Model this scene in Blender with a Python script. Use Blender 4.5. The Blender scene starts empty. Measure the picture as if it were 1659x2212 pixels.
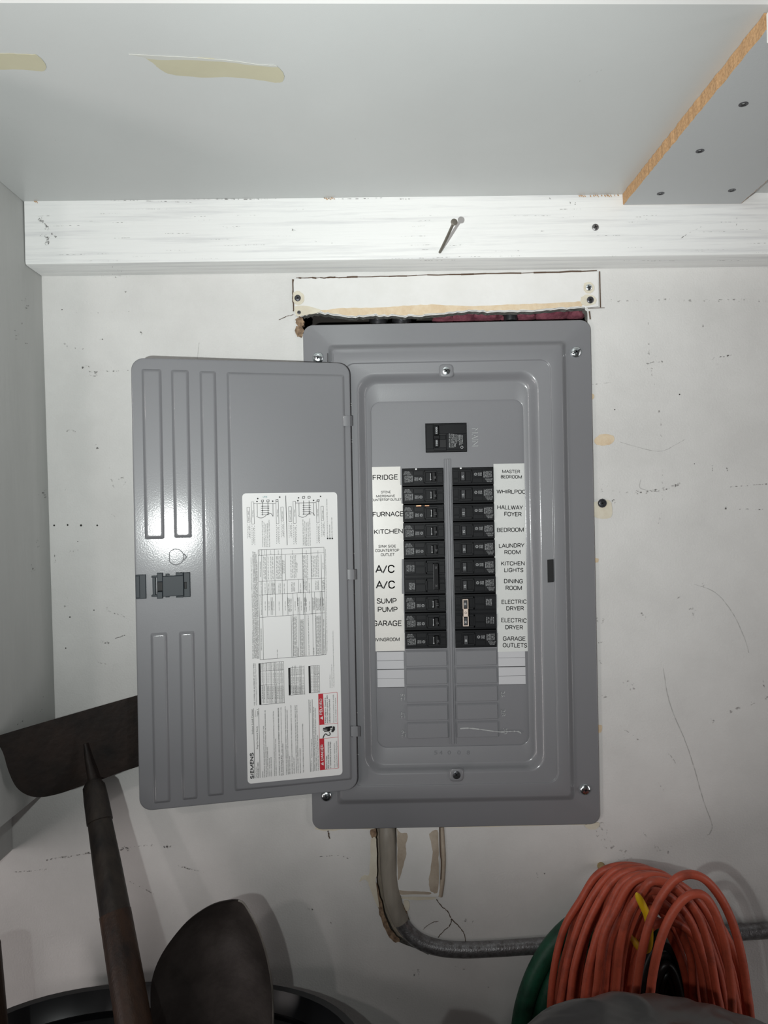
import bpy, bmesh, math, random
from mathutils import Vector, Matrix, noise
random.seed(7)
S = bpy.context.scene
COL = S.collection
# ------------------------------------------------------------------ camera
F, UC, VC, TH, D = 1560.0, 829.5, 1106.0, math.radians(1.1), 0.915   # focal length in pixels, centre, roll, distance to wall
c_, s_ = math.cos(TH), math.sin(TH)
cam = bpy.data.cameras.new('camera'); camo = bpy.data.objects.new('camera', cam); COL.objects.link(camo)
cam.sensor_fit = 'VERTICAL'; cam.sensor_height = 24.0; cam.lens = F / 2212 * 24.0; cam.clip_start = 0.02
camo.matrix_world = Matrix(((c_, s_, 0, 0), (0, 0, -1, -D), (-s_, c_, 0, 0), (0, 0, 0, 1)))
S.camera = camo
# ------------------------------------------------------------------ world, lights, exposure
w = bpy.data.worlds.new('garage'); S.world = w; w.use_nodes = True
w.node_tree.nodes['Background'].inputs[0].default_value = (1.0, 0.95, 0.93, 1)
w.node_tree.nodes['Background'].inputs[1].default_value = 0.03
S.view_settings.view_transform = 'Standard'; S.view_settings.look = 'None'
S.view_settings.exposure = 0.0; S.view_settings.gamma = 1.0; S.view_settings.use_curve_mapping = False
def lamp(name, kind, loc, target, power, color, **kw):
    l = bpy.data.lights.new(name, kind); l.energy = power; l.color = color
    for k, v in kw.items(): setattr(l, k, v)
    o = bpy.data.objects.new(name, l); COL.objects.link(o); o.location = loc
    o.rotation_euler = (Vector(target) - Vector(loc)).to_track_quat('-Z', 'Y').to_euler()
    return o
lamp('phone_flash', 'SPOT', (-0.125, -D, -0.035), (0.0, 0, 0.55), 18.5, (0.95, 1.0, 0.98), spot_size=math.radians(130), spot_blend=1.0, shadow_soft_size=0.006)
lamp('phone_flash_spill', 'SPOT', (-0.125, -D, -0.035), (-0.05, 0, 0.30), 5.6, (0.95, 1.0, 0.98), spot_size=math.radians(150), spot_blend=1.0, shadow_soft_size=0.006)
lamp('flash_centre', 'SPOT', (-0.125, -D, -0.035), (0.085, -.14, 0.375), 7, (0.93, 1.0, 0.97), spot_size=math.radians(44), spot_blend=1.0, shadow_soft_size=0.006)
lamp('work_light', 'POINT', (-0.60, -1.55, 0.36), (0, 0, 0), 5.5, (1.0, 0.92, 0.90), shadow_soft_size=0.03)
lamp('right_rib_light', 'AREA', (2.2, -1.2, -0.25), (0, 0, -0.25), 9.0, (1.0, 0.96, 0.95), shape='RECTANGLE', size=.5, size_y=1.6)  # area light added on the right for highlights on the door ribs
lamp('low_left_fill', 'AREA', (-1.6, -1.3, -0.7), (-.2, 0, -.4), 8.5, (1.0, 0.92, 0.90), shape='RECTANGLE', size=.3, size_y=.9)  # added fill from low on the left, brightens the lower wall
lamp('left_fill_light', 'AREA', (-0.9, -1.6, -0.2), (-.3, 0, -.3), 1.5, (1.0, 0.92, 0.90), size=.3)  # weak added fill for the lower left

# ------------------------------------------------------------------ coordinates measured off the wall plane
def W(u, v, y=0.0):
    d = D + y; a = (u - UC); b = (v - VC)
    return Vector(((a * c_ - b * s_) * d / F, y, -(a * s_ + b * c_) * d / F))
def Wr(X, Z, y):                       # plumb coordinates
    d = D + y
    return Vector((X * d / F, y, -Z * d / F))
# ------------------------------------------------------------------ materials
def mat(name, col, rough=0.5, metal=0.0, noise_amt=0.0, nscale=20, col2=None, bump=0.0, bscale=200, stretch=(1, 1, 1), coat=0.0, coatr=.15, spec=0.5, detail=6, lo=0.35, hi=0.65):
    m = bpy.data.materials.new(name); m.use_nodes = True
    nt = m.node_tree; b = nt.nodes['Principled BSDF']; L = nt.links
    b.inputs['Base Color'].default_value = (*col, 1); b.inputs['Roughness'].default_value = rough
    b.inputs['Metallic'].default_value = metal; b.inputs['Coat Weight'].default_value = coat; b.inputs['Coat Roughness'].default_value = coatr
    b.inputs['Specular IOR Level'].default_value = spec
    tc = nt.nodes.new('ShaderNodeTexCoord'); mp = nt.nodes.new('ShaderNodeMapping'); mp.inputs['Scale'].default_value = stretch
    L.new(tc.outputs['Object'], mp.inputs[0])
    if col2 is not None:
        n = nt.nodes.new('ShaderNodeTexNoise'); n.inputs['Scale'].default_value = nscale; n.inputs['Detail'].default_value = detail; n.inputs['Roughness'].default_value = 0.65
        L.new(mp.outputs[0], n.inputs['Vector'])
        r = nt.nodes.new('ShaderNodeMapRange'); r.inputs[1].default_value = lo; r.inputs[2].default_value = hi
        r.inputs[3].default_value = 0; r.inputs[4].default_value = noise_amt or 1
        L.new(n.outputs['Fac'], r.inputs[0])
        x = nt.nodes.new('ShaderNodeMix'); x.data_type = 'RGBA'
        x.inputs[6].default_value = (*col, 1); x.inputs[7].default_value = (*col2, 1)
        L.new(r.outputs[0], x.inputs[0]); L.new(x.outputs[2], b.inputs['Base Color'])
    if bump:
        n2 = nt.nodes.new('ShaderNodeTexNoise'); n2.inputs['Scale'].default_value = bscale; n2.inputs['Detail'].default_value = 3
        L.new(mp.outputs[0], n2.inputs['Vector'])
        bp = nt.nodes.new('ShaderNodeBump'); bp.inputs['Strength'].default_value = bump; bp.inputs['Distance'].default_value = 0.001
        L.new(n2.outputs['Fac'], bp.inputs['Height']); L.new(bp.outputs[0], b.inputs['Normal'])
        if coat: L.new(bp.outputs[0], b.inputs['Coat Normal'])
    return m
def scuff_mat(name, col, dens, scale=400, stretch=(1, 1, 1)):
    m = bpy.data.materials.new(name); m.use_nodes = True
    nt = m.node_tree; b = nt.nodes['Principled BSDF']; L = nt.links
    b.inputs['Base Color'].default_value = (*col, 1); b.inputs['Roughness'].default_value = 0.8
    tc = nt.nodes.new('ShaderNodeTexCoord'); mp = nt.nodes.new('ShaderNodeMapping'); mp.inputs['Scale'].default_value = stretch
    n = nt.nodes.new('ShaderNodeTexNoise'); n.inputs['Scale'].default_value = scale; n.inputs['Detail'].default_value = 4
    L.new(tc.outputs['Object'], mp.inputs[0]); L.new(mp.outputs[0], n.inputs['Vector'])
    r = nt.nodes.new('ShaderNodeMapRange'); r.inputs[1].default_value = 0.62 - 0.25 * dens; r.inputs[2].default_value = 0.72 - 0.15 * dens
    r.inputs[4].default_value = min(1, 0.45 + dens * 0.5)
    L.new(n.outputs['Fac'], r.inputs[0]); L.new(r.outputs[0], b.inputs['Alpha'])
    return m
M = {}
M['wall'] = mat('wall_paint', (.70, .69, .675), .55, col2=(.60, .59, .575), noise_amt=.8, nscale=7, bump=.35, bscale=420)
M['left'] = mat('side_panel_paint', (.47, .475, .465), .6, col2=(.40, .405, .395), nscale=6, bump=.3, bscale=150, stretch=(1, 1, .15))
M['beam'] = mat('beam_paint', (.80, .80, .79), .5, col2=(.56, .56, .57), noise_amt=.7, nscale=150, bump=.6, bscale=160, stretch=(.035, 1, 1), lo=.50, hi=.72)
M['shelf'] = mat('melamine', (.53, .54, .535), .38, col2=(.51, .52, .515), nscale=5, bump=.06, bscale=900, spec=.8)
M['batten'] = mat('melamine_batten', (.47, .48, .485), .5, bump=.1, bscale=700)
M['white'] = mat('fascia_paint', (.82, .81, .80), .6)
M['chip'] = mat('particleboard', (.54, .33, .17), .9, col2=(.33, .18, .08), nscale=420, bump=.9, bscale=300, lo=.4, hi=.75)
M['stain'] = mat('dried_glue', (.50, .47, .34), .5, col2=(.46, .43, .31), nscale=15)
M['stain2'] = mat('glue_smear', (.50, .50, .47), .55)
M['gray'] = mat('grey_enamel', (.208, .209, .222), .46, coat=.55, coatr=.12, bump=.045, bscale=700, col2=(.200, .201, .213), nscale=4)
M['gray2'] = mat('grey_dead_front', (.200, .201, .214), .45, bump=.10, bscale=1500)
M['grayd'] = mat('grey_stamp_shade', (.17, .175, .185), .45)  # darker grey: shade of the stamping put into flat lettering
M['grayl'] = mat('grey_scratch_highlight', (.42, .43, .43), .5)  # paint scratches, also the painted highlight of the stamped lettering
M['zinc'] = mat('zinc_screw', (.75, .80, .82), .22, 1.0)
M['dkmetal'] = mat('dark_metal', (.10, .10, .11), .35, .8)
M['black'] = mat('breaker_plastic', (.0065, .007, .0085), .5, spec=.22)
M['black2'] = mat('breaker_recess', (.004, .004, .005), .6)
M['toggle'] = mat('toggle_plastic', (.060, .062, .066), .5, spec=.3)
M['toggleb'] = mat('toggle_black', (.007, .007, .008), .55, spec=.2)
M['latch'] = mat('latch_plastic', (.032, .040, .047), .5, spec=.35)
M['ink'] = mat('black_ink', (.012, .012, .013), .7)
M['inkg'] = mat('grey_ink', (.10, .10, .105), .7)
M['inkw'] = mat('white_ink', (.50, .51, .52), .6)
M['teal'] = mat('teal_ink', (.05, .25, .28), .7)
M['red'] = mat('red_ink', (.50, .015, .03), .6)
M['label'] = mat('label_paper', (.80, .795, .79), .45, spec=.4)
M['tape'] = mat('label_tape', (.72, .70, .665), .35, bump=.05, bscale=100)
M['taper'] = mat('label_tape_cool', (.66, .67, .655), .35, bump=.05, bscale=100)
M['paper'] = mat('index_paper', (.55, .55, .57), .7)
M['copper'] = mat('copper', (.8, .35, .2), .3, 1.0)
M['tie'] = mat('handle_tie', (.72, .60, .52), .4)
M['tan'] = mat('torn_paper', (.62, .47, .31), .85, col2=(.72, .60, .44), nscale=60, bump=.5)
M['cream'] = mat('cream_spackle', (.70, .66, .55), .8, col2=(.62, .56, .45), nscale=40, bump=.4)
M['patch'] = mat('patch_board', (.76, .75, .74), .6, col2=(.70, .69, .67), nscale=12, bump=.2)
M['beige'] = mat('plaster_beige', (.50, .43, .35), .8, col2=(.38, .31, .24), nscale=40, bump=.6, bscale=120)
M['gyp'] = mat('gypsum_edge', (.30, .30, .28), .95, col2=(.12, .11, .10), nscale=200, bump=1, bscale=300)
M['brown'] = mat('torn_brown', (.36, .25, .16), .95, col2=(.10, .06, .04), nscale=150, bump=1)
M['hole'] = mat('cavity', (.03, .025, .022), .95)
M['pink'] = mat('insulation', (.32, .10, .13), .95, col2=(.14, .03, .05), nscale=60, bump=1, bscale=200)
M['emt'] = mat('galvanised', (.30, .30, .31), .38, .75, col2=(.16, .15, .15), nscale=160, bump=.4, bscale=500)
M['emtp'] = mat('painted_conduit', (.36, .32, .27), .5, col2=(.22, .20, .17), nscale=30, stretch=(1, 1, .2), bump=.5, bscale=120)
M['rust'] = mat('rusty_steel', (.008, .0065, .006), .6, .05, spec=.25, col2=(.022, .014, .011), nscale=25, bump=.7, bscale=120)
M['rust2'] = mat('shovel_steel', (.045, .037, .034), .6, .2, col2=(.085, .072, .066), nscale=18, bump=.7, bscale=90, lo=.4, hi=.75)
M['edge'] = mat('rim_highlight_steel', (.35, .33, .30), .4, .8)  # pale metal standing for the highlight on the shovel rim
M['wood'] = mat('old_wood', (.050, .024, .013), .5, spec=.3, col2=(.016, .010, .008), nscale=14, stretch=(3, 3, .3), bump=.3)
M['socket'] = mat('socket_steel', (.010, .008, .0075), .5, .1, spec=.35, col2=(.038, .029, .023), nscale=40, stretch=(1, 1, .2), bump=.5)
M['bin'] = mat('bin_plastic', (.012, .013, .015), .3)
M['cord'] = mat('orange_vinyl', (.47, .083, .042), .5, col2=(.17, .035, .022), nscale=45, noise_amt=.75, lo=.48, hi=.75, bump=.3, bscale=400)
M['hose'] = mat('green_vinyl', (.012, .095, .05), .5, col2=(.006, .035, .02), nscale=30, bump=.4, bscale=200)
M['yellow'] = mat('yellow_vinyl', (.72, .45, .01), .45)
M['rubber'] = mat('hook_sleeve', (.45, .35, .16), .7, col2=(.2, .12, .05), nscale=90)
M['bag'] = mat('bag_plastic', (.048, .045, .044), .34, bump=.9, bscale=22)
M['nail'] = mat('nail_steel', (.17, .155, .13), .45, .4)
M['cable'] = mat('black_cable', (.012, .012, .012), .4)
M['floor'] = mat('concrete', (.25, .24, .23), .8)
M['scuff'] = scuff_mat('scuff_dark', (.10, .09, .085), .5, 350)
M['scuffl'] = scuff_mat('scuff_light', (.25, .24, .23), .15, 300)
M['soot'] = scuff_mat('smudge', (.30, .285, .275), .2, 220)
M['dot'] = mat('hole_dot', (.02, .018, .016), .9)
M['crack'] = mat('crack', (.10, .065, .045), .9)
M['pencil'] = mat('pencil', (.42, .41, .40), .9)
# ------------------------------------------------------------------ mesh building
class MB:
    def __init__(s): s.v = []; s.f = []; s.m = []
    def add(s, verts, faces, mi=0):
        o = len(s.v); s.v += [Vector(p) for p in verts]; s.f += [tuple(o + i for i in f) for f in faces]; s.m += [mi] * len(faces); return s
    def quad(s, a, b, c, d, mi=0): return s.add([a, b, c, d], [(0, 1, 2, 3)], mi)
    def poly(s, pts, mi=0): return s.add(pts, [tuple(range(len(pts)))], mi)
    def box(s, x0, x1, y0, y1, z0, z1, mi=0, bev=0.0):
        x0, x1 = sorted((x0, x1)); y0, y1 = sorted((y0, y1)); z0, z1 = sorted((z0, z1))
        if not bev:
            v = [(x, y, z) for x in (x0, x1) for y in (y0, y1) for z in (z0, z1)]
            return s.add(v, [(0, 1, 3, 2), (4, 6, 7, 5), (0, 4, 5, 1), (2, 3, 7, 6), (0, 2, 6, 4), (1, 5, 7, 3)], mi)
        bm = bmesh.new(); bmesh.ops.create_cube(bm, size=1)
        for q in bm.verts: q.co = Vector((x0 + (q.co.x + .5) * (x1 - x0), y0 + (q.co.y + .5) * (y1 - y0), z0 + (q.co.z + .5) * (z1 - z0)))
        bmesh.ops.bevel(bm, geom=bm.edges[:], offset=bev, segments=2, affect='EDGES', profile=.5)
        return s.bm(bm, mi)
    def bm(s, bm, mi=0):
        bm.verts.index_update(); s.add([q.co.copy() for q in bm.verts], [[q.index for q in f.verts] for f in bm.faces], mi); bm.free(); return s
    def prism(s, poly, off, mi=0, mside=None):         # polygon (3D points) + offset vector
        n = len(poly); off = Vector(off)
        a = [Vector(p) for p in poly]; b = [p + off for p in a]
        s.add(a, [tuple(range(n))], mi); s.add(b, [tuple(range(n - 1, -1, -1))], mi)
        s.add(a + b, [(i, (i + 1) % n, n + (i + 1) % n, n + i) for i in range(n)], mi if mside is None else mside); return s
    def tube(s, pts, rad, n=12, mi=0, caps=True, flat=1.0):
        pts = [Vector(p) for p in pts]; N = len(pts)
        rr = rad if isinstance(rad, (list, tuple)) else [rad] * N
        vs = []; up = None
        for i, p in enumerate(pts):
            t = (pts[min(i + 1, N - 1)] - pts[max(i - 1, 0)]).normalized()
            if up is None: up = Vector((0, -1, 0)) if abs(t.y) < .9 else Vector((0, 0, 1))
            up = (up - t * up.dot(t)).normalized(); sd = t.cross(up)
            for k in range(n):
                a = 2 * math.pi * k / n
                vs.append(p + sd * math.cos(a) * rr[i] + up * math.sin(a) * rr[i] * flat)
        fs = [(i * n + k, i * n + (k + 1) % n, (i + 1) * n + (k + 1) % n, (i + 1) * n + k) for i in range(N - 1) for k in range(n)]
        if caps: fs += [tuple(range(n - 1, -1, -1)), tuple((N - 1) * n + k for k in range(n))]
        return s.add(vs, fs, mi)
    def lathe(s, c, axis, prof, n=20, mi=0):            # prof: (along axis, radius)
        axis = Vector(axis).normalized(); a = axis.orthogonal().normalized(); b = axis.cross(a); c = Vector(c)
        vs = [c + axis * h + (a * math.cos(2 * math.pi * k / n) + b * math.sin(2 * math.pi * k / n)) * r for h, r in prof for k in range(n)]
        fs = [(i * n + k, i * n + (k + 1) % n, (i + 1) * n + (k + 1) % n, (i + 1) * n + k) for i in range(len(prof) - 1) for k in range(n)]
        fs += [tuple(range(n - 1, -1, -1)), tuple((len(prof) - 1) * n + k for k in range(n))]
        return s.add(vs, fs, mi)
    def loft(s, rings, mi=0, cap=False):
        n = len(rings[0]); vs = [p for r in rings for p in r]
        fs = [(i * n + k, i * n + (k + 1) % n, (i + 1) * n + (k + 1) % n, (i + 1) * n + k) for i in range(len(rings) - 1) for k in range(n)]
        if cap: fs.append(tuple((len(rings) - 1) * n + k for k in range(n)))
        return s.add(vs, fs, mi)
    def build(s, name, mats, parent=None, smooth=None, kind=None, label=None):
        o0 = Vector((0, 0, 0)); p = parent
        while p is not None: o0 += p.location; p = p.parent
        me = bpy.data.meshes.new(name); me.from_pydata([tuple(q - o0) for q in s.v], [], s.f)
        mats = mats if isinstance(mats, (list, tuple)) else [mats]
        for m in mats: me.materials.append(M[m] if isinstance(m, str) else m)
        for i, p in enumerate(me.polygons): p.material_index = s.m[i]
        bm = bmesh.new(); bm.from_mesh(me)
        if smooth is not False: bmesh.ops.remove_doubles(bm, verts=bm.verts, dist=1e-6)
        bmesh.ops.recalc_face_normals(bm, faces=bm.faces); bm.to_mesh(me); bm.free()
        if smooth:
            me.polygons.foreach_set('use_smooth', [True] * len(me.polygons)); me.set_sharp_from_angle(angle=math.radians(smooth))
        o = bpy.data.objects.new(name, me); COL.objects.link(o); o.parent = parent
        if kind: o['kind'] = kind
        if label: o['label'] = label
        return o
def thing(name, loc, label, cat, group=None):
    o = bpy.data.objects.new(name, None); COL.objects.link(o); o.location = loc; o.empty_display_size = .02
    return tag(o, label, cat, group)
def tag(o, label, cat, group=None):
    o['label'] = label; o['category'] = cat
    if group: o['group'] = group
    return o
# flat lettering -------------------------------------------------------
_tc = {}
def glyphs(body, bold=0.0, res=2):
    k = (body, bold, res)
    if k not in _tc:
        cu = bpy.data.curves.new('t', 'FONT'); cu.body = body; cu.size = 1; cu.resolution_u = res; cu.offset = bold; cu.fill_mode = 'FRONT'
        ob = bpy.data.objects.new('t', cu); COL.objects.link(ob)
        me = ob.to_mesh(); vs = [v.co.copy() for v in me.vertices]; fs = [tuple(p.vertices) for p in me.polygons]
        ob.to_mesh_clear(); bpy.data.objects.remove(ob); bpy.data.curves.remove(cu)
        x0 = min(v.x for v in vs) if vs else 0; x1 = max(v.x for v in vs) if vs else 1
        _tc[k] = (vs, fs, x0, x1)
    return _tc[k]
CAP = 0.729
def text(mb, body, P, p0, p1, cap, n, mi=0, bold=0.0, res=2, fit=True, lift=0.0):
    """lettering whose baseline runs p0 -> p1 (pixels) on the plane P, capitals cap pixels high"""
    a, b = P(*p0), P(*p1); x = (b - a); wl = x.length; pxl = math.hypot(p1[0] - p0[0], p1[1] - p0[1]); x.normalize()
    n = Vector(n); y = n.cross(x).normalized()
    vs, fs, x0, x1 = glyphs(body, 0.0, res)
    hs = cap * wl / pxl / CAP; ws = wl / max(1e-6, x1 - x0) if fit else hs
    for o_ in ((0,) if not bold else (-bold, 0, bold)): mb.add([a + n * (lift + (o_ + bold) * .0006) + x * ((v.x - x0) * ws + o_ * hs) + y * v.y * hs for v in vs], fs, mi)
def arc(cx, cy, rx, ry, a0, a1, n=10): return [(cx + rx * math.cos(math.radians(a0 + (a1 - a0) * k / n)), cy + ry * math.sin(math.radians(a0 + (a1 - a0) * k / n))) for k in range(n + 1)]
GL = {
 'A': (.92, [[(.07, 0), (.46, 1), (.85, 0)], [(.19, .33), (.73, .33)]]),
 'B': (.86, [[(.14, 0), (.14, 1), (.42, 1)] + arc(.45, .765, .25, .235, 90, -90) + [(.14, .53)], [(.42, .53)] + arc(.48, .265, .27, .265, 90, -90) + [(.14, 0)]]),
 'C': (.92, [arc(.47, .68, .34, .33, 12, 90) + arc(.47, .68, .35, .33, 90, 180) + arc(.47, .32, .35, .33, 180, 270) + arc(.47, .32, .34, .33, 270, 348)]),
 'D': (.92, [[(.14, 0), (.14, 1), (.38, 1)] + arc(.40, .62, .39, .38, 90, 0) + arc(.40, .38, .39, .38, 0, -90) + [(.14, 0)]]),
 'E': (.80, [[(.72, 0), (.14, 0), (.14, 1), (.71, 1)], [(.14, .53), (.65, .53)]]),
 'F': (.78, [[(.14, 0), (.14, 1), (.72, 1)], [(.14, .50), (.65, .50)]]),
 'G': (.96, [arc(.48, .68, .34, .33, 15, 90) + arc(.48, .68, .36, .33, 90, 180) + arc(.48, .32, .36, .33, 180, 270) + arc(.50, .30, .33, .31, 270, 335) + [(.82, .46), (.50, .46)]]),
 'H': (1.0, [[(.14, 0), (.14, 1)], [(.86, 0), (.86, 1)], [(.14, .53), (.86, .53)]]),
 'I': (.38, [[(.19, 0), (.19, 1)]]),
 'K': (.88, [[(.14, 0), (.14, 1)], [(.80, 1), (.14, .36)], [(.36, .57), (.82, 0)]]),
 'L': (.76, [[(.14, 1), (.14, 0), (.70, 0)]]),
 'M': (1.22, [[(.14, 0), (.14, 1), (.61, .02), (1.08, 1), (1.08, 0)]]),
 'N': (1.0, [[(.14, 0), (.14, 1), (.86, 0), (.86, 1)]]),
 'O': (.97, [arc(.485, .66, .36, .35, 0, 180) + arc(.485, .34, .36, .35, 180, 360) + [(.845, .66)]]),
 'P': (.88, [[(.14, 0), (.14, 1), (.46, 1)] + arc(.47, .72, .31, .28, 90, -90) + [(.14, .44)]]),
 'R': (.88, [[(.14, 0), (.14, 1), (.44, 1)] + arc(.46, .73, .29, .27, 90, -90) + [(.14, .46)], [(.48, .45), (.80, 0)]]),
 'S': (.84, [arc(.42, .75, .30, .26, 10, 180) + [(.17, .62), (.42, .52), (.66, .40)] + arc(.42, .25, .31, .26, 15, -175)]),
 'T': (.86, [[(.04, 1), (.82, 1)], [(.43, 1), (.43, 0)]]),
 'U': (.92, [[(.13, 1), (.13, .33)] + arc(.46, .33, .33, .34, 180, 360) + [(.79, 1)]]),
 'V': (.88, [[(.06, 1), (.44, 0), (.82, 1)]]),
 'W': (1.24, [[(.07, 1), (.34, 0), (.62, .95), (.90, 0), (1.17, 1)]]),
 'Y': (.84, [[(.05, 1), (.42, .42), (.79, 1)], [(.42, .42), (.42, 0)]]),
 '/': (.60, [[(.04, -.08), (.50, 1)]]), ' ': (.34, [])}
def strokes(mb, body, P, p0, p1, cap, n, t=.125, mi=0):
    a, b = P(*p0), P(*p1); x = b - a; wl = x.length; pxl = math.hypot(p1[0] - p0[0], p1[1] - p0[1]); x.normalize()
    n = Vector(n); y = n.cross(x).normalized(); hs = cap * wl / pxl; tot = sum(GL[c][0] for c in body) - .2; ws = wl / tot; cx = -.1
    inset = t / 2
    def T(u, v): return a + x * (u * ws) + y * ((inset + v * (1 - t)) * hs)
    th = t * (hs + min(ws, hs)) / 4
    for c in body:
        w_, pl = GL[c]
        for L in pl:
            Q = [T(cx + u, v) for u, v in L]
            for k in range(len(Q) - 1):
                d = Q[k + 1] - Q[k]
                if d.length < 1e-7: continue
                d.normalize(); e = n.cross(d) * th
                sa = d * (th * .95 if k == 0 and len(Q) < 9 and False else 0)
                mb.quad(Q[k] - e, Q[k + 1] - e, Q[k + 1] + e, Q[k] + e, mi)
                if 0 < k: mb.poly([Q[k] + (x * math.cos(j * math.pi / 4) + y * math.sin(j * math.pi / 4)) * th for j in range(8)], mi)
        cx += w_
def line(mb, P, p0, p1, wpx=1.0, mi=0):
    dx, dy = p1[0] - p0[0], p1[1] - p0[1]; l = math.hypot(dx, dy) or 1; nx, ny = -dy / l * wpx / 2, dx / l * wpx / 2
    mb.quad(P(p0[0] + nx, p0[1] + ny), P(p1[0] + nx, p1[1] + ny), P(p1[0] - nx, p1[1] - ny), P(p0[0] - nx, p0[1] - ny), mi)
def rr_ring(L, T, R, B, r, y, seg=8):     # rounded rectangle in plumb pixel coordinates
    pts = []
    for cx, cz, a0 in ((R - r, T + r, -90), (R - r, B - r, 0), (L + r, B - r, 90), (L + r, T + r, 180)):
        for k in range(seg + 1):
            a = math.radians(a0 + 90 * k / seg); pts.append(Wr(cx + r * math.cos(a), cz + r * math.sin(a), y))
    return pts
def catmull(P, sub=8):
    P = [Vector(p) for p in P]; out = []
    for i in range(len(P) - 1):
        a, b, c, d = P[max(i - 1, 0)], P[i], P[i + 1], P[min(i + 2, len(P) - 1)]
        for k in range(sub):
            t = k / sub
            out.append(.5 * ((2 * b) + (c - a) * t + (2 * a - 5 * b + 4 * c - d) * t * t + (3 * b - a - 3 * c + d) * t ** 3))
    out.append(P[-1]); return out
NF = Vector((0, -1, 0))
FLOOR = -1.45
# ------------------------------------------------------------------ STRUCTURE: wall, floor
def jag(p0, p1, n, amp, rnd):
    out = []
    for i in range(n):
        t = i / n; q = Vector(p0).lerp(Vector(p1), t)
        a = 0 if i == 0 else amp
        out.append((q.x + rnd.uniform(-a, a) * .4, q.y + rnd.uniform(-a, a)))
    return out
rnd = random.Random(3)
top_edge = [(648, 692), (652, 684), (668, 679), (690, 676), (720, 682), (760, 686), (800, 683), (830, 683), (870, 685), (900, 684), (930, 681), (980, 677), (1020, 673), (1060, 675), (1110, 674), (1150, 674), (1200, 669), (1240, 667), (1262, 666), (1268, 672), (1270, 690)]
te = []
for a, b in zip(top_edge, top_edge[1:]): te += jag(a + (0,), b + (0,), 5, 1.6, rnd)
hole = te + [(1268, 760), (1270, 1770), (960, 1778), (860, 1784)]
gro_r = [(857, 1800), (857, 1860), (856, 1920), (862, 1950), (874, 1975), (880, 1990), (893, 2003), (902, 2012), (918, 2024), (930, 2034), (945, 2040)]
gro_l = [(925, 2062), (900, 2050), (875, 2040), (858, 2032), (848, 2018), (838, 1998), (828, 1970), (819, 1940), (815, 1915), (812, 1880), (813, 1840), (811, 1800), (808, 1784)]
hole += [(u + rnd.uniform(-1, 1), v + rnd.uniform(-1, 1)) for u, v in gro_r + gro_l] + [(700, 1776), (676, 1720), (664, 760), (656, 722), (645, 716), (650, 706), (643, 700)]
bm = bmesh.new()
def loop_edges(pts):
    vs = [bm.verts.new(p) for p in pts]
    return [bm.edges.new((vs[i], vs[(i + 1) % len(vs)])) for i in range(len(vs))]
hw = [W(u, v, 0) for u, v in hole]
es = loop_edges([(-.95, 0, FLOOR), (1.1, 0, FLOOR), (1.1, 0, .85), (-.95, 0, .85)]) + loop_edges(hw)
bmesh.ops.triangle_fill(bm, use_beauty=True, edges=es, normal=(0, -1, 0))
mb = MB().bm(bm)
n = len(hw); bk = [p + Vector((0, .0125, 0)) for p in hw]
mb.add(hw + bk, [(i, (i + 1) % n, n + (i + 1) % n, n + i) for i in range(n)], 1)
wall = mb.build('wall_back', ['wall', 'gyp']); wall['kind'] = 'structure'
fl = MB().box(-.95, 1.1, 0, -2.2, FLOOR - .05, FLOOR).build('floor', 'floor'); fl['kind'] = 'structure'
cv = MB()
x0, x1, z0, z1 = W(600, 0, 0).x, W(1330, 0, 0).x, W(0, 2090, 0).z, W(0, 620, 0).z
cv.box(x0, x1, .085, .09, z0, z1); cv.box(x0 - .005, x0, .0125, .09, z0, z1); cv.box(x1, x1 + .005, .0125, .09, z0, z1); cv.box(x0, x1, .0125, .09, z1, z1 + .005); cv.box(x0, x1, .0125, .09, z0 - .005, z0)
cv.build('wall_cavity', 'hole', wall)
g = MB()
g.prism([W(u, v, .0125) for u, v in [(800, 1790), (862, 1790), (862, 1930), (900, 2005), (950, 2038), (940, 2075), (880, 2060), (820, 1990), (800, 1930)]], (0, .004, 0))
g.build('groove_backing', 'beige', wall)
# insulation and cable clamps in the cavity
ins = MB()
for k, (u, v, ru, rv) in enumerate([(1000, 684, 36, 16), (1050, 682, 40, 17), (1120, 684, 42, 15), (1190, 680, 45, 16), (960, 690, 26, 12), (1240, 682, 22, 14)]):
    b2 = bmesh.new(); bmesh.ops.create_icosphere(b2, subdivisions=3, radius=1)
    c0 = W(u, v, .05)
    for q in b2.verts:
        r = 1 + .25 * noise.noise(q.co * 2.3 + Vector((k * 5, 0, 0)))
        q.co = Vector((q.co.x * ru * .0006 * r, q.co.y * .022 * r, q.co.z * rv * .0007 * r)) + c0
    ins.bm(b2)
ins.build('insulation', 'pink', wall, 60)
for u, v, r in ((818, 693, .011), (868, 695, .011), (1103, 680, .009)):
    cl = MB().lathe(W(u, v + 14, .03), (0, 0, 1), [(0, r), (.008, r), (.008, r * 1.15), (.012, r * 1.15), (.012, r * .9), (.03, r * .9)], 14)
    cl.build('cable_clamp', 'dkmetal', wall, 40)
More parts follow.
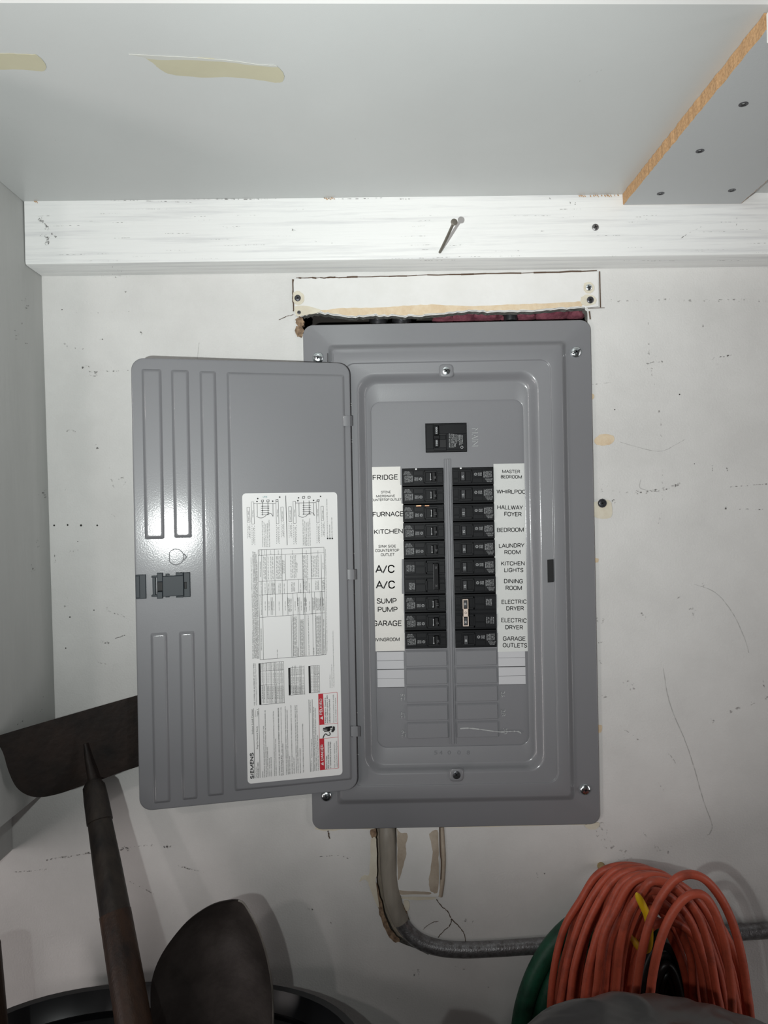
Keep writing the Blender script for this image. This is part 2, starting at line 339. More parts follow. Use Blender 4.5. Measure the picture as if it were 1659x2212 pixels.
# torn brown chunks and cream spackle at the hole's corners
def blob(mb, pts, y, th, mi=0, jit=1.0, sub=4, seed=0):
    r_ = random.Random(seed); P = catmull([(*p, 0) for p in pts + [pts[0]]], sub)[:-1]
    P = [(p.x + r_.uniform(-jit, jit), p.y + r_.uniform(-jit, jit)) for p in P]
    mb.prism([W(u, v, y) for u, v in P], (0, th, 0), mi)
b = MB()
blob(b, [(638, 690), (648, 684), (656, 692), (655, 704), (646, 706), (640, 700)], -.0015, .008, 0, 1.2, 4, 1)
blob(b, [(638, 706), (650, 704), (656, 714), (652, 728), (642, 726), (637, 716)], -.0012, .008, 0, 1.2, 4, 2)
blob(b, [(856, 1938), (866, 1948), (876, 1962), (884, 1988), (876, 1984), (866, 1966), (856, 1950)], -.0006, .006, 0, 1, 4, 4)
b.build('torn_gypsum', 'brown', wall, kind='stuff'); b = MB()
blob(b, [(1288, 944), (1300, 938), (1326, 942), (1322, 958), (1300, 962), (1284, 956)], -.0005, .001, 0, .8, 4, 5)
blob(b, [(1277, 850), (1283, 852), (1283, 860), (1277, 862)], -.0008, .001, 0, .5, 4, 6)
blob(b, [(1285, 1206), (1293, 1207), (1292, 1214), (1286, 1215)], -.0008, .001, 0, .5, 4, 7)
blob(b, [(1292, 1566), (1300, 1568), (1300, 1580), (1293, 1582)], -.0008, .001, 0, .8, 4, 8)
b.build('torn_gypsum', 'tan', wall, kind='stuff'); b = MB()
blob(b, [(802, 1786), (812, 1790), (812, 1810), (808, 1820), (800, 1800)], -.0008, .001, 0, 1, 4, 9)
blob(b, [(812, 1905), (818, 1925), (830, 1975), (846, 2010), (864, 2032), (850, 2034), (832, 2010), (820, 1975), (811, 1935)], -.0007, .001, 0, 1.4, 4, 10)
b.build('torn_gypsum', 'brown', wall, kind='stuff')
b = MB()
blob(b, [(633, 632), (645, 628), (656, 638), (656, 652), (644, 658), (634, 652)], -.0021, .0015, 0, .6, 4, 11)
blob(b, [(636, 662), (656, 660), (690, 668), (688, 675), (660, 680), (640, 682)], -.0019, .0015, 0, .6, 4, 31)
blob(b, [(1262, 612), (1274, 609), (1284, 618), (1281, 630), (1268, 633), (1261, 624)], -.0021, .0015, 0, .6, 4, 12)
blob(b, [(1256, 642), (1268, 636), (1286, 642), (1286, 656), (1268, 660), (1255, 655)], -.0019, .0015, 0, .6, 4, 32)
blob(b, [(1282, 1085), (1312, 1080), (1322, 1092), (1318, 1118), (1284, 1116)], -.0009, .001, 0, .5, 4, 13)
blob(b, [(1262, 1782), (1280, 1779), (1294, 1777), (1294, 1786), (1284, 1792), (1270, 1790)], -.0009, .001, 0, .5, 4, 14)
blob(b, [(800, 1815), (812, 1812), (814, 1880), (812, 1905), (818, 1960), (800, 1920), (790, 1900), (776, 1905), (784, 1892), (798, 1885)], -.0009, .001, 0, 1, 4, 15)
blob(b, [(682, 1785), (804, 1782), (802, 1791), (760, 1790), (710, 1795), (684, 1792)], -.0009, .001, 0, 1, 4, 16)
blob(b, [(962, 1781), (1060, 1779), (1200, 1777), (1262, 1775), (1262, 1781), (1200, 1782), (1060, 1786), (962, 1787)], -.0009, .001, 0, 1, 4, 17)
blob(b, [(872, 1946), (882, 1946), (885, 1958), (880, 1968), (873, 1958)], -.0009, .001, 0, 1, 4, 18)
blob(b, [(864, 1937), (900, 1938), (940, 1939), (935, 1943), (900, 1944), (870, 1942)], -.0009, .001, 0, .6, 4, 19)
b.build('spackle', 'cream', wall, kind='stuff')
# wall patch above the breaker panel: board with a torn lower edge
pt = [(634, 603)] + [(u, 601 - (u - 634) * .022 + rnd.uniform(-1, 1)) for u in range(650, 1290, 12)] + [(1292, 587), (1293, 662)]
low = [(u, v - 3) for u, v in reversed(te) if 656 < u < 1264]
pb = MB().prism([W(u, v, -.0012) for u, v in pt + [(1268, 664)] + low + [(650, 684), (638, 682)]], (0, .0112, 0), 0, 1)
pb.build('patch_board', ['patch', 'gyp'], wall)
tb = MB()
up = [(692, 671), (740, 666), (790, 665), (850, 662), (900, 659), (940, 658), (1000, 661), (1060, 660), (1120, 657), (1180, 655), (1240, 652), (1258, 651)]
up2 = [(p.x, p.y + rnd.uniform(-.8, .8)) for p in catmull([(*q, 0) for q in up], 5)]
dn = [(u, v - 4 + rnd.uniform(-1, .5)) for u, v in reversed(te) if 690 < u < 1258]
tb.prism([W(u, v, -.0016) for u, v in up2 + dn], (0, .0006, 0)); tb.build('torn_paper_strip', 'tan', wall)
# lower filler board beside the conduit
lp = MB()
lp.prism([W(u, v, -.002) for u, v in [(857, 1786), (948, 1784), (950, 1936), (900, 1934), (857, 1934)]], (0, .01, 0), 0, 0)
lo = lp.build('filler_board', 'patch', wall)
lt = MB()
blob(lt, [(858, 1790), (866, 1800), (880, 1802), (876, 1830), (878, 1845), (868, 1880), (860, 1900), (858, 1850)], -.0023, .0004, 0, .8, 4, 21)
blob(lt, [(926, 1802), (944, 1794), (947, 1830), (947, 1880), (946, 1925), (932, 1926), (926, 1905), (930, 1880), (934, 1840)], -.0023, .0004, 0, 1, 4, 22)
blob(lt, [(860, 1923), (880, 1925), (910, 1926), (930, 1928), (928, 1932), (900, 1932), (862, 1932)], -.0023, .0004, 0, .3, 4, 23)
lt.build('bare_gypsum', 'beige', wall, kind='stuff')
gr = MB(); gr.tube(catmull([W(954, 1786, -.0005), W(957, 1830, -.0005), (W(958, 1860, -.0005)), W(956, 1900, -.0005), W(951, 1936, -.0005)], 6), .0030, 8, 0)
gr.build('filler_groove', 'beige', wall, 60)
g2 = MB(); P0 = lambda u, v: W(u, v, -.0013)
pts = catmull([(950, 1786, 0), (951, 1840, 0), (953, 1862, 0), (952, 1900, 0)], 4)
for a, b_ in zip(pts, pts[1:]): line(g2, lambda u, v: W(u, v, -.0042), a, b_, 2.2)
line(g2, P0, (632, 603), (634, 668), 2.4); line(g2, P0, (1295, 586), (1297, 664), 2.6); line(g2, P0, (1270, 666), (1306, 665), 1.5); line(g2, P0, (1273, 672), (1275, 690), 3)
def squig(mb, pts, wpx, y=-.0006, sub=6, jit=.7, seed=0):
    r_ = random.Random(seed); q = catmull([(*p, 0) for p in pts], sub); q = [(p.x + r_.uniform(-jit, jit), p.y + r_.uniform(-jit, jit)) for p in q]
    for i in range(len(q) - 1):
        w1 = wpx * r_.uniform(.4, 1.3); line(mb, lambda u, v: W(u, v, y), q[i], q[i + 1], w1)
squig(g2, [(943, 1943), (952, 1956), (968, 1970), (975, 1985), (990, 2000), (1002, 2016), (1006, 2034)], 1.8, seed=1)
squig(g2, [(975, 1985), (972, 1998), (955, 2015), (946, 2025)], 1.6, seed=2)
squig(g2, [(914, 2008), (925, 1998), (937, 1992), (947, 1990)], 1.2, seed=3)
squig(g2, [(634, 680), (618, 684), (602, 691)], 1.4, seed=4); squig(g2, [(708, 1793), (710, 1803), (712, 1812)], 3, seed=5)
squig(g2, [(634, 603), (632, 640), (634, 672)], 2, -.0014, seed=6)
squig(g2, [(640, 601), (700, 600), (760, 599), (900, 595), (1100, 590), (1290, 585)], 3, -.0014, 8, .9, seed=7)
g2.build('wall_cracks', 'crack', wall, kind='stuff')
# scuffs, smudges, pencil lines and pinholes in the paint
sc, sl, so, dt, pn = MB(), MB(), MB(), MB(), MB()
for pts, wd in [
    ([(176, 796), (186, 790), (192, 796)], 4), ([(188, 804), (210, 805)], 6), ([(190, 812), (212, 812)], 3), ([(218, 800), (240, 802), (262, 801), (280, 800)], 2), ([(192, 801), (194, 814)], 2),
    ([(268, 626), (273, 632)], 5), ([(303, 713), (306, 724)], 4), ([(216, 735), (224, 733)], 3), ([(158, 750), (164, 753)], 3), ([(178, 754), (186, 756)], 3),
    ([(144, 931), (154, 929), (162, 933)], 3), ([(206, 960), (211, 970)], 5), ([(240, 1110), (248, 1116)], 4), ([(118, 1190), (119, 1215)], 2),
    ([(217, 1386), (236, 1390)], 5), ([(246, 1380), (270, 1372)], 2), ([(231, 1312), (234, 1320), (268, 1332), (276, 1342)], 2), ([(255, 1035), (270, 1030)], 3),
    ([(100, 1858), (112, 1856), (150, 1850), (196, 1842)], 4), ([(258, 1836), (275, 1830), (285, 1835)], 13), ([(264, 1832), (280, 1834)], 10), ([(352, 1830), (370, 1828)], 7), ([(290, 1828), (330, 1826)], 4), ([(355, 1832), (368, 1826)], 9), ([(30, 1883), (60, 1882), (100, 1878)], 2),
    ([(385, 1870), (420, 1880), (440, 1884)], 2.5), ([(280, 1905), (335, 1932)], 2),
    ([(1398, 786), (1414, 783), (1432, 781)], 4), ([(1410, 768), (1418, 769)], 4), ([(1537, 774), (1560, 771), (1582, 766)], 4), ([(1538, 787), (1552, 787)], 2), ([(1398, 797), (1412, 796)], 2),
    ([(1517, 702), (1520, 708)], 4), ([(1538, 1000), (1540, 1020)], 2.5), ([(1570, 1009), (1571, 1020)], 3), ([(1376, 1065), (1400, 1062), (1440, 1055), (1470, 1044)], 6), ([(1322, 1082), (1330, 1084)], 8),
    ([(1578, 1052), (1620, 1048), (1659, 1046)], 2), ([(1592, 1100), (1650, 1100)], 2), ([(1370, 1122), (1372, 1118)], 3), ([(1538, 1552), (1542, 1560)], 5), ([(1648, 1470), (1652, 1490)], 3), ([(1566, 1100), (1570, 1094)], 4),
    ([(1440, 1622), (1460, 1650)], 2), ([(1392, 1800), (1396, 1806)], 6), ([(1160, 1885), (1163, 1896)], 4), ([(1176, 1886), (1178, 1890)], 3),
    ([(893, 2094), (896, 2112)], 4), ([(903, 2094), (907, 2114)], 4), ([(818, 2075), (821, 2079)], 3), ([(856, 2155), (860, 2158)], 3), ([(714, 1990), (716, 1996)], 2), ([(664, 1962), (676, 1965)], 4), ([(1052, 2132), (1058, 2134)], 3), ([(1280, 830), (1320, 826)], 1.5),
    ([(792, 2030), (796, 2030)], 3), ([(735, 1850), (756, 1854)], 3), ([(690, 1850), (732, 1848)], 2)]:
    squig(sc, pts, wd, -.0005, 5, .8, seed=len(sc.v))
for pts, wd in [
    ([(150, 675), (200, 676), (280, 673)], 2), ([(140, 1060), (160, 1020), (180, 1000)], 2), ([(240, 1035), (250, 1060), (262, 1065), (272, 1040)], 3), ([(225, 970), (232, 1000), (243, 1030)], 3),
    ([(186, 1038), (208, 1036)], 4), ([(140, 1192), (172, 1190)], 5), ([(205, 1430), (268, 1442)], 2), ([(140, 1290), (144, 1310)], 14), ([(130, 735), (160, 760)], 3),
    ([(1400, 690), (1402, 780), (1415, 840), (1425, 900), (1430, 1000), (1430, 1100), (1410, 1170)], 4), ([(1320, 650), (1450, 648), (1659, 650)], 5), ([(1300, 1064), (1380, 1062)], 8), ([(1290, 1044), (1306, 1060)], 22),
    ([(1505, 1270), (1530, 1258)], 6), ([(1490, 1310), (1502, 1330)], 16), ([(1465, 1290), (1478, 1295)], 10), ([(1382, 1325), (1394, 1335)], 16), ([(1350, 1470), (1370, 1490)], 20),
    ([(1286, 1340), (1306, 1342)], 12), ([(1288, 1385), (1312, 1387)], 10), ([(1290, 1428), (1308, 1428)], 12), ([(1290, 1505), (1312, 1507)], 8), ([(1570, 1540), (1620, 1520), (1659, 1505)], 6), ([(1578, 1555), (1590, 1545)], 8),
    ([(1290, 1780), (1320, 1830), (1370, 1860)], 30), ([(1410, 1830), (1450, 1840)], 20), ([(1330, 1560), (1380, 1600)], 2), ([(1420, 1690), (1440, 1710)], 8), ([(590, 830), (600, 880)], 2), ([(980, 2090), (1010, 2096)], 14), ([(1000, 1985), (1020, 1995)], 14)]:
    squig(sl, pts, wd, -.0004, 5, 1.2, seed=len(sl.v))
for u, v, r in [(117, 1135, 2), (146, 1134, 2), (175, 1135, 2.4), (210, 1135, 2), (151, 1333, 1.6), (142, 1400, 1.4), (134, 669, 1.2), (203, 1318, 1.2), (168, 1170, 1), (1468, 852, 1.6), (1328, 885, 1.3), (1500, 1002, 1)]:
    dt.lathe(W(u, v, 0), (0, -1, 0), [(0, r * .0006), (.0003, r * .0005)], 8)
squig(pn, [(1433, 1444), (1442, 1500), (1456, 1545), (1480, 1600), (1500, 1660), (1520, 1730), (1538, 1780), (1534, 1800), (1528, 1804)], 1.1, -.0003, 8, .25, seed=4)
squig(pn, [(1500, 1262), (1545, 1280), (1580, 1320), (1605, 1370), (1618, 1410)], .9, -.0003, 8, .25, seed=5)
squig(pn, [(430, 740), (428, 760), (426, 775)], .8, -.0003, 4, .2, seed=6); squig(pn, [(1385, 1035), (1384, 1055), (1425, 1062)], .9, -.0003, 6, .3, seed=8)
squig(pn, [(1340, 955), (1420, 975), (1460, 960), (1478, 950)], .9, -.0003, 6, .3, seed=9)
sc.build('scuff_marks', 'scuff', wall, kind='stuff'); sl.build('smudge_marks', 'soot', wall, kind='stuff'); dt.build('pinholes', 'dot', wall, kind='stuff'); pn.build('pencil_lines', 'pencil', wall, kind='stuff')
# screws in the wall
def screw(parent, u, v, r, y, name='screw', m='dkmetal', ring=None):
    q = MB(); c = W(u, v, y); R_ = r * .00058
    q.lathe(c, NF, [(0, R_), (.0006, R_), (.0012, R_ * .85), (.0014, R_ * .4)], 16)
    o = q.build(name, m, parent, 40)
    k = MB()
    for an in (20, 110):
        a = math.radians(an); d = Vector((math.cos(a), 0, math.sin(a))) * R_ * .6; e = Vector((-math.sin(a), 0, math.cos(a))) * R_ * .12
        b0 = c + NF * .0015; k.prism([b0 - d - e, b0 + d - e, b0 + d + e, b0 - d + e], (0, -.0002, 0))
    k.build('screw_recess', 'black2', o); return o
for u, v, r in ((643, 644, 7), (646, 675, 4)): screw(wall, u, v, r, -.0022)
screw(wall, 1272, 621, 7, -.0022, m='zinc'); screw(wall, 1275, 648, 7.5, -.0022)
screw(wall, 1301, 1087, 9, -.0012)
t_ = MB(); t_.tube([W(1301 + 8 * math.cos(a / 12 * 6.2832), 1087 + 8 * math.sin(a / 12 * 6.2832), -.002) for a in range(13)], .0011, 6); t_.build('screw_washer', 'dkmetal', wall, 60)
# left side panel and rail
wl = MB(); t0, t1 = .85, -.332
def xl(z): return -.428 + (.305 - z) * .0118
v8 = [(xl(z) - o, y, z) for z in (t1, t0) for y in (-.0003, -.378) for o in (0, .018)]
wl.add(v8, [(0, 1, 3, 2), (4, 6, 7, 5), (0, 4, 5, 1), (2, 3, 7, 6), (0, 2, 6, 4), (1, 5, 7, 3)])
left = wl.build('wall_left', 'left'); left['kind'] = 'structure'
r2 = MB().box(-.478, -.516, -.0003, -.36, -.419, -.33, bev=.002).box(-.4405, -.516, -.0003, -.36, -.3301, -.30, bev=.002)
r2.build('side_rail', 'left', left)
s2 = MB()
def Lw(y, z): return Vector((xl(z) + .0004, y, z))
for y, z, l in ((-.03, -.03, .02), (-.05, -.06, .012), (-.02, .03, .03), (-.05, .26, .02), (-.06, .22, .03), (-.09, -.25, .05), (-.05, -.235, .05)):
    for k in range(6):
        a = (y + random.uniform(-l, l) * .5, z + random.uniform(-l, l) * .4); w_ = random.uniform(.0006, .002)
        s2.quad(Lw(a[0], a[1]), Lw(a[0] + .006, a[1] + .001), Lw(a[0] + .006, a[1] + .001 + w_), Lw(a[0], a[1] + w_))
s2.build('scuff_marks', 'scuff', left, kind='stuff')
# ledger beam
BM = MB()
ztop = lambda x: .3802 - .0076 * x
zbot = lambda x: .3045 - .0055 * x
NXS = 60; rings = []
for i in range(NXS + 1):
    x = -.4272 + i * (1.08 + .4272) / NXS
    zt, zb = ztop(x), zbot(x); jz = .0005 * noise.noise(Vector((x * 40, 0, 3))); b_ = .0028
    prof = [(-.0002, zt), (-.043, zt), (-.043, zb + b_ + .0015 + jz), (-.0422, zb + b_ * .35 + jz), (-.0395, zb + jz), (-.0002, zb)]
    rings.append([Vector((x, y, z)) for y, z in prof])
BM.loft(rings); BM.add(rings[0], [(0, 1, 2, 3, 4, 5)])
BM.add(rings[-1], [(0, 1, 2, 3, 4, 5)])
beam = BM.build('trim_1', 'beam', smooth=35); beam['kind'] = 'structure'
sk = screw(beam, 1286, 491, 7, -.0432, m='emt')
bs = MB()
yb = -.0435
for pts, wd in [([(1470, 515), (1495, 500), (1515, 490)], 1.2), ([(1590, 490), (1592, 470)], 1.2), ([(1230, 434), (1234, 443)], 2.4), ([(1243, 437), (1242, 443)], 2), ([(110, 505), (122, 512)], 5), ([(628, 495), (640, 500)], 5), ([(680, 520), (684, 524)], 2), ([(715, 526), (718, 524)], 2), ([(85, 470), (100, 490), (108, 500)], 8), ([(86, 508), (104, 512), (100, 530)], 8), ([(860, 430), (884, 431)], 4), ([(1186, 426), (1190, 432)], 2), ([(700, 428), (740, 430), (830, 428)], 1.5), ([(110, 430), (420, 437)], 1.2), ([(270, 431), (390, 430), (600, 430)], 1.6)]:
    squig(bs, pts, wd, yb, 5, .8, seed=int(pts[0][0]))
for k in range(60):
    u = random.uniform(80, 1640); v = random.uniform(450, 565); squig(bs, [(u, v), (u + random.uniform(20, 90), v - .3 + random.uniform(-1.5, .5))], .7, yb, 3, .3, seed=k)
bs.build('paint_scuffs', 'scuff', beam, kind='stuff')
cob = MB()
for s0 in range(7):
    r_ = random.Random(s0 + 40); u, v = r_.uniform(222, 290), r_.uniform(576, 600); pts = [(u, v)]
    for k in range(9): u += r_.uniform(-7, 8); v += r_.uniform(-7, 7); v = min(604, max(573, v)); pts.append((u, v))
    cob.tube(catmull([W(a, b_, -.036) + Vector((0, 0, -.002)) for a, b_ in pts], 4), .00025, 4)
cob.build('cobweb', 'scuffl', beam, kind='stuff')
# bare strip of red-brown wood where paint is missing along the joint
rb = MB()
for a, b_ in ((1250, 1338), (70, 82), (700, 725)):
    r_ = random.Random(a); n_ = int((b_ - a) / 4)
    for k in range(n_):
        u = a + k * 4; q = 433 - (u - 55) * .0105
        if r_.random() < .8: squig(rb, [(u, q + 1), (u + 3, q + 3 + r_.uniform(0, 3))], 2.2, yb, 2, .6, seed=k)
rb.build('bare_wood', 'chip', beam, kind='stuff')
# ------------------------------------------------------------------ shelf over everything
sh = thing('shelf', W(830, 430, -.02), 'wide pale grey melamine shelf board seen from below, resting on the painted ledger', 'shelf')
q = MB()
def yfr(x): return -.3755 + .019 * x
xa, xb = -.4285, 1.08
q.add([(x, y, z) for x in (xa, xb) for y, z in ((0.0, ztop(x) + .0001), (yfr(x), ztop(x) + .0001), (yfr(x), ztop(x) + .0161), (0.0, ztop(x) + .0161))], [(0, 1, 2, 3), (7, 6, 5, 4), (0, 4, 5, 1), (1, 5, 6, 2), (2, 6, 7, 3), (3, 7, 4, 0)])
q.build('board', 'shelf', sh)
q = MB()
q.add([(x, y, z) for x in (xa, xb) for y, z in ((yfr(x) - .0001, ztop(x) - .0005), (yfr(x) - .019, ztop(x) - .0005), (yfr(x) - .019, ztop(x) + .05), (yfr(x) - .0001, ztop(x) + .05))], [(0, 1, 2, 3), (7, 6, 5, 4), (0, 4, 5, 1), (1, 5, 6, 2), (2, 6, 7, 3), (3, 7, 4, 0)])
q.build('front_fascia', 'white', sh)
def onshelf(u, v, lift=.0003):
    a = (u - UC); b = (v - VC); xr = (a * c_ - b * s_) / F; zr = -(a * s_ + b * c_) / F
    d = .3802 / (zr + .0076 * xr); x = xr * d
    return Vector((x, d - D, ztop(x) - lift))
def sblob(pts, lift, m, name, jit=.8, seed=0):
    r_ = random.Random(seed); P = catmull([(*p, 0) for p in pts + [pts[0]]], 5)[:-1]
    poly = [onshelf(p.x + r_.uniform(-jit, jit), p.y + r_.uniform(-jit, jit), lift) for p in P]
    return MB().prism(poly, (0, 0, lift * .8)).build(name, m, sh)
sblob([(305, 118), (330, 122), (370, 127), (430, 124), (500, 131), (560, 140), (595, 142), (612, 158), (612, 172), (600, 178), (560, 172), (500, 166), (430, 166), (370, 160), (345, 148), (330, 135)], .0004, 'stain', 'glue_stain', .6, 1)
sblob([(-30, 116), (20, 115), (60, 117), (80, 119), (98, 138), (97, 150), (85, 153), (40, 149), (-30, 147)], .0004, 'stain', 'glue_stain', .6, 2)
sblob([(278, 116), (300, 117), (350, 120), (420, 123), (500, 130), (560, 138), (592, 140), (595, 144), (540, 139), (480, 132), (400, 128), (340, 128), (300, 121)], .0006, 'stain2', 'glue_smear', .4, 3)
mk = MB()
for pts, wd in [([(1217, 187), (1260, 168), (1300, 150)], 1.6), ([(1240, 178), (1262, 170)], 2.5), ([(905, 63), (914, 64)], 2.6), ([(197, 381), (203, 384)], 4), ([(80, 425), (84, 432)], 3), ([(10, 250), (20, 256)], 2.5), ([(110, 292), (122, 304)], 1.5), ([(338, 165), (345, 166)], 2), ([(760, 298), (768, 300)], 5)]:
    q_ = catmull([(*p, 0) for p in pts], 5)
    for a, b_ in zip(q_, q_[1:]): line(mk, onshelf, a, b_, wd * random.uniform(.6, 1.2))
mk.build('scuff_marks', 'scuffl', sh, kind='stuff')
# batten screwed under the shelf
bt = thing('batten', (.366, -.2, .37), 'grey laminated particleboard batten with raw brown edge, screwed under the shelf at upper right', 'board')
bx0, bx1 = .2950, .4385
r_ = random.Random(12)
q = MB(); zb2 = lambda x: ztop(x) - .0132
nb = 60; ys = [-.0440 - k * (.3600 - .0440) / nb for k in range(nb + 1)]
lft = [(bx0 + .005 * ((-y - .044) / .316) + r_.uniform(-.0007, .0004), y) for y in ys]; rgt = [(bx1 + r_.uniform(-.0007, .0007), y) for y in ys]
lft[0] = (bx0, ys[0])
rows = [[Vector((a[0], a[1], ztop(a[0]) - .0001)), Vector((a[0] + .0003, a[1], zb2(a[0]) + .0006)), Vector((a[0] + .0012, a[1], zb2(a[0]))), Vector((b_[0] - .0012, b_[1], zb2(b_[0]))), Vector((b_[0], b_[1], zb2(b_[0]) + .0006)), Vector((b_[0], b_[1], ztop(b_[0]) - .0001))] for a, b_ in zip(lft, rgt)]
for i in range(nb):
    a, b_ = rows[i], rows[i + 1]
    q.quad(a[0], b_[0], b_[1], a[1], 1); q.quad(a[1], b_[1], b_[2], a[2], 1); q.quad(a[2], b_[2], b_[3], a[3], 0); q.quad(a[3], b_[3], b_[4], a[4], 1); q.quad(a[4], b_[4], b_[5], a[5], 1)
q.add(rows[0], [(0, 1, 2, 3, 4, 5)], 1); q.add(rows[-1], [(0, 1, 2, 3, 4, 5)], 1)
q.build('board', ['batten', 'chip'], bt)
for u, v in ((1606, 225), (1512, 326), (1427, 418), (1581, 411)):
    a = (u - UC); b_ = (v - VC); xr = (a * c_ - b_ * s_) / F; zr = -(a * s_ + b_ * c_) / F
    d = (.3802 - .0132) / (zr + .0076 * xr); x = xr * d; c = Vector((x, d - D, zb2(x)))
    s3 = MB().lathe(c, (0, 0, -1), [(-.001, .0042), (.0004, .0042), (.0005, .003), (-.0003, .0012)], 16).build('screw', 'dkmetal', bt, 40)
    k = MB()
    for an in (15, 105):
        an = math.radians(an); dd = Vector((math.cos(an), math.sin(an), 0)) * .0024; e = Vector((-math.sin(an), math.cos(an), 0)) * .0005
        b0 = c + Vector((0, 0, -.0006)); k.prism([b0 - dd - e, b0 + dd - e, b0 + dd + e, b0 - dd + e], (0, 0, -.0002))
    k.build('screw_recess', 'black2', s3)
MB().box(.300, .46, -.3612, -.3685, ztop(.4) - .024, ztop(.4) - .001, bev=.001).build('end_block', 'white', bt)
# bent nail in the ledger
q = MB(); np_ = catmull([W(950, 545, -.0425), W(957, 531, -.055), W(967, 510, -.072), W(976, 490, -.088), W(981, 480, -.098)], 6)
q.tube(np_, .0017, 10); dn_ = (np_[-1] - np_[-3]).normalized()
q.lathe(np_[-1] - dn_ * .0005, dn_, [(0, .0020), (.0003, .0039), (.0013, .0039), (.0018, .0030)], 16)
tag(q.build('nail', 'nail', smooth=40), 'long bent nail sticking out of the white ledger, head up', 'nail')

# ------------------------------------------------------------------ ELECTRICAL PANEL
pan = thing('electrical_panel', Wr(143, 683, -.001), 'grey enamelled breaker panel set in the wall with its door swung open', 'electrical panel')
sm = lambda a, b, n: [(lambda t: (t, a + (b - a) * (t * t * (3 - 2 * t))))(k / n) for k in range(n + 1)]
def rect(i0, i1, t): return tuple(a + (b - a) * t for a, b in zip(i0, i1))
FL = (-167.6, -406.5, 453.5, 683, 22)
R1o, R1i = (-115, -364, 401, 631, 9), (-104, -352, 389, 619, 7)
R2o, R2i = (-82, -324, 367.5, 593, 24), (-78, -320, 363.5, 589, 21)
R3, R4 = (-55, -301, 340, 568, 38), (-33, -274, 314, 544, 26)
R5 = (-24.3, -237.5, 305, 509, 21)
yF, yP, yD, yI = -.0050, -.0130, -.0115, -.0012
rings = [rr_ring(*FL, .0), rr_ring(*FL, yF + .0008)]
rings.append(rr_ring(FL[0] + .6, FL[1] + .6, FL[2] - .6, FL[3] - .6, 21.5, yF + .0002)); rings.append(rr_ring(FL[0] + 1.6, FL[1] + 1.6, FL[2] - 1.6, FL[3] - 1.6, 21, yF))
for A, B_, ya, yb_ in ((R1o, R1i, yF, yP), (R2o, R2i, yP, yD), (R3, R4, yD, yI)):
    for t, y in sm(ya, yb_, 8): rings.append(rr_ring(*rect(A, B_, t), y))
rings.append(rr_ring(R5[0] - 1.2, R5[1] - 1.2, R5[2] + 1.2, R5[3] + 1.2, 22, yI)); rings.append(rr_ring(*R5, yI + .0003)); rings.append(rr_ring(*R5, yI + .0016))
q = MB().loft(rings)
cover = q.build('cover_trim', 'gray', pan, 50)
# pull-dimples with small screws
def dimple(u, v, r, dark):
    q = MB(); cx, cz = (u - UC) * c_ - (v - VC) * s_, (u - UC) * s_ + (v - VC) * c_
    q.loft([rr_ring(cx - 17, cz - 15, cx + 17, cz + 15, 9, yD + .0012, 4), rr_ring(cx - 14, cz - 13, cx + 14, cz + 13, 8, yD - .0018, 4), rr_ring(cx - 11, cz - 11, cx + 11, cz + 11, 6, yD - .0022, 4)], cap=True)
    o = q.build('screw_boss', 'gray', pan, 60)
    MB().lathe(W(u, v, yD - .0020), NF, [(0, r * .00058), (.0010, r * .00058), (.0016, r * .0004)], 16).build('screw', dark, o, 40)
    k = MB(); c = W(u, v, yD - .0038)
    for an in (35, 125):
        a = math.radians(an); d = Vector((math.cos(a), 0, math.sin(a))) * r * .0004; e = Vector((-math.sin(a), 0, math.cos(a))) * r * .00007
        k.prism([c - d - e, c + d - e, c + d + e, c - d + e], (0, -.0001, 0))
    k.build('screw_recess', 'black2', o)
dimple(964, 801, 8.5, 'zinc'); dimple(986, 1674, 8.5, 'dkmetal')
for i, (u, v) in enumerate(((687, 773), (1244, 761), (705, 1719), (1264, 1705))):
    c = W(u, v, yF); R_ = 12 * .00058
    s3 = MB().lathe(c, NF, [(-.0002, R_), (.0010, R_), (.0022, R_ * .86), (.0030, R_ * .6), (.0034, R_ * .25), (.0034, .0001)], 28).build('mounting_screw', 'zinc', pan, 50)
    k = MB(); an = (-.2, .5, .3, -.15)[i]
    for a, l, wd in ((an, .8, .10), (an + 1.5708, .35, .12)):
        d = Vector((math.cos(a), 0, math.sin(a))) * R_ * l; e = Vector((-math.sin(a), 0, math.cos(a))) * R_ * wd
        b0 = c + NF * .00335; k.prism([b0 - d - e, b0 + d - e, b0 + d + e, b0 - d + e], (0, -.0003, 0))
    k.build('screw_slot', 'dkmetal', s3)
# black latch slot on the right of the trim
MB().prism([W(u, v, yP + .0007) for u, v in ((1182, 1209), (1194, 1208), (1195, 1257), (1183, 1258))], (0, -.0021, 0)).build('latch_slot', 'black2', pan)
# slits and stamped ribs near the hinges, upper left
q = MB()
for u, v, a, b_ in ((706, 0, 764, 786), (719, 0, 764, 786)): q.tube([W(u, a, yP), W(u, b_, yP)], .0008, 8)
q.build('hinge_rib', 'gray', pan, 60, kind='stuff')
q = MB()
for v in (872, 876, 950, 955, 1196, 1283, 1540, 1630): q.tube([W(754 + (v - 870) * .019, v, yD - .0004), W(760 + (v - 870) * .019, v, yD - .0004)], .0007, 6)
q.build('hinge_slits', 'grayl', pan, 60, kind='stuff')
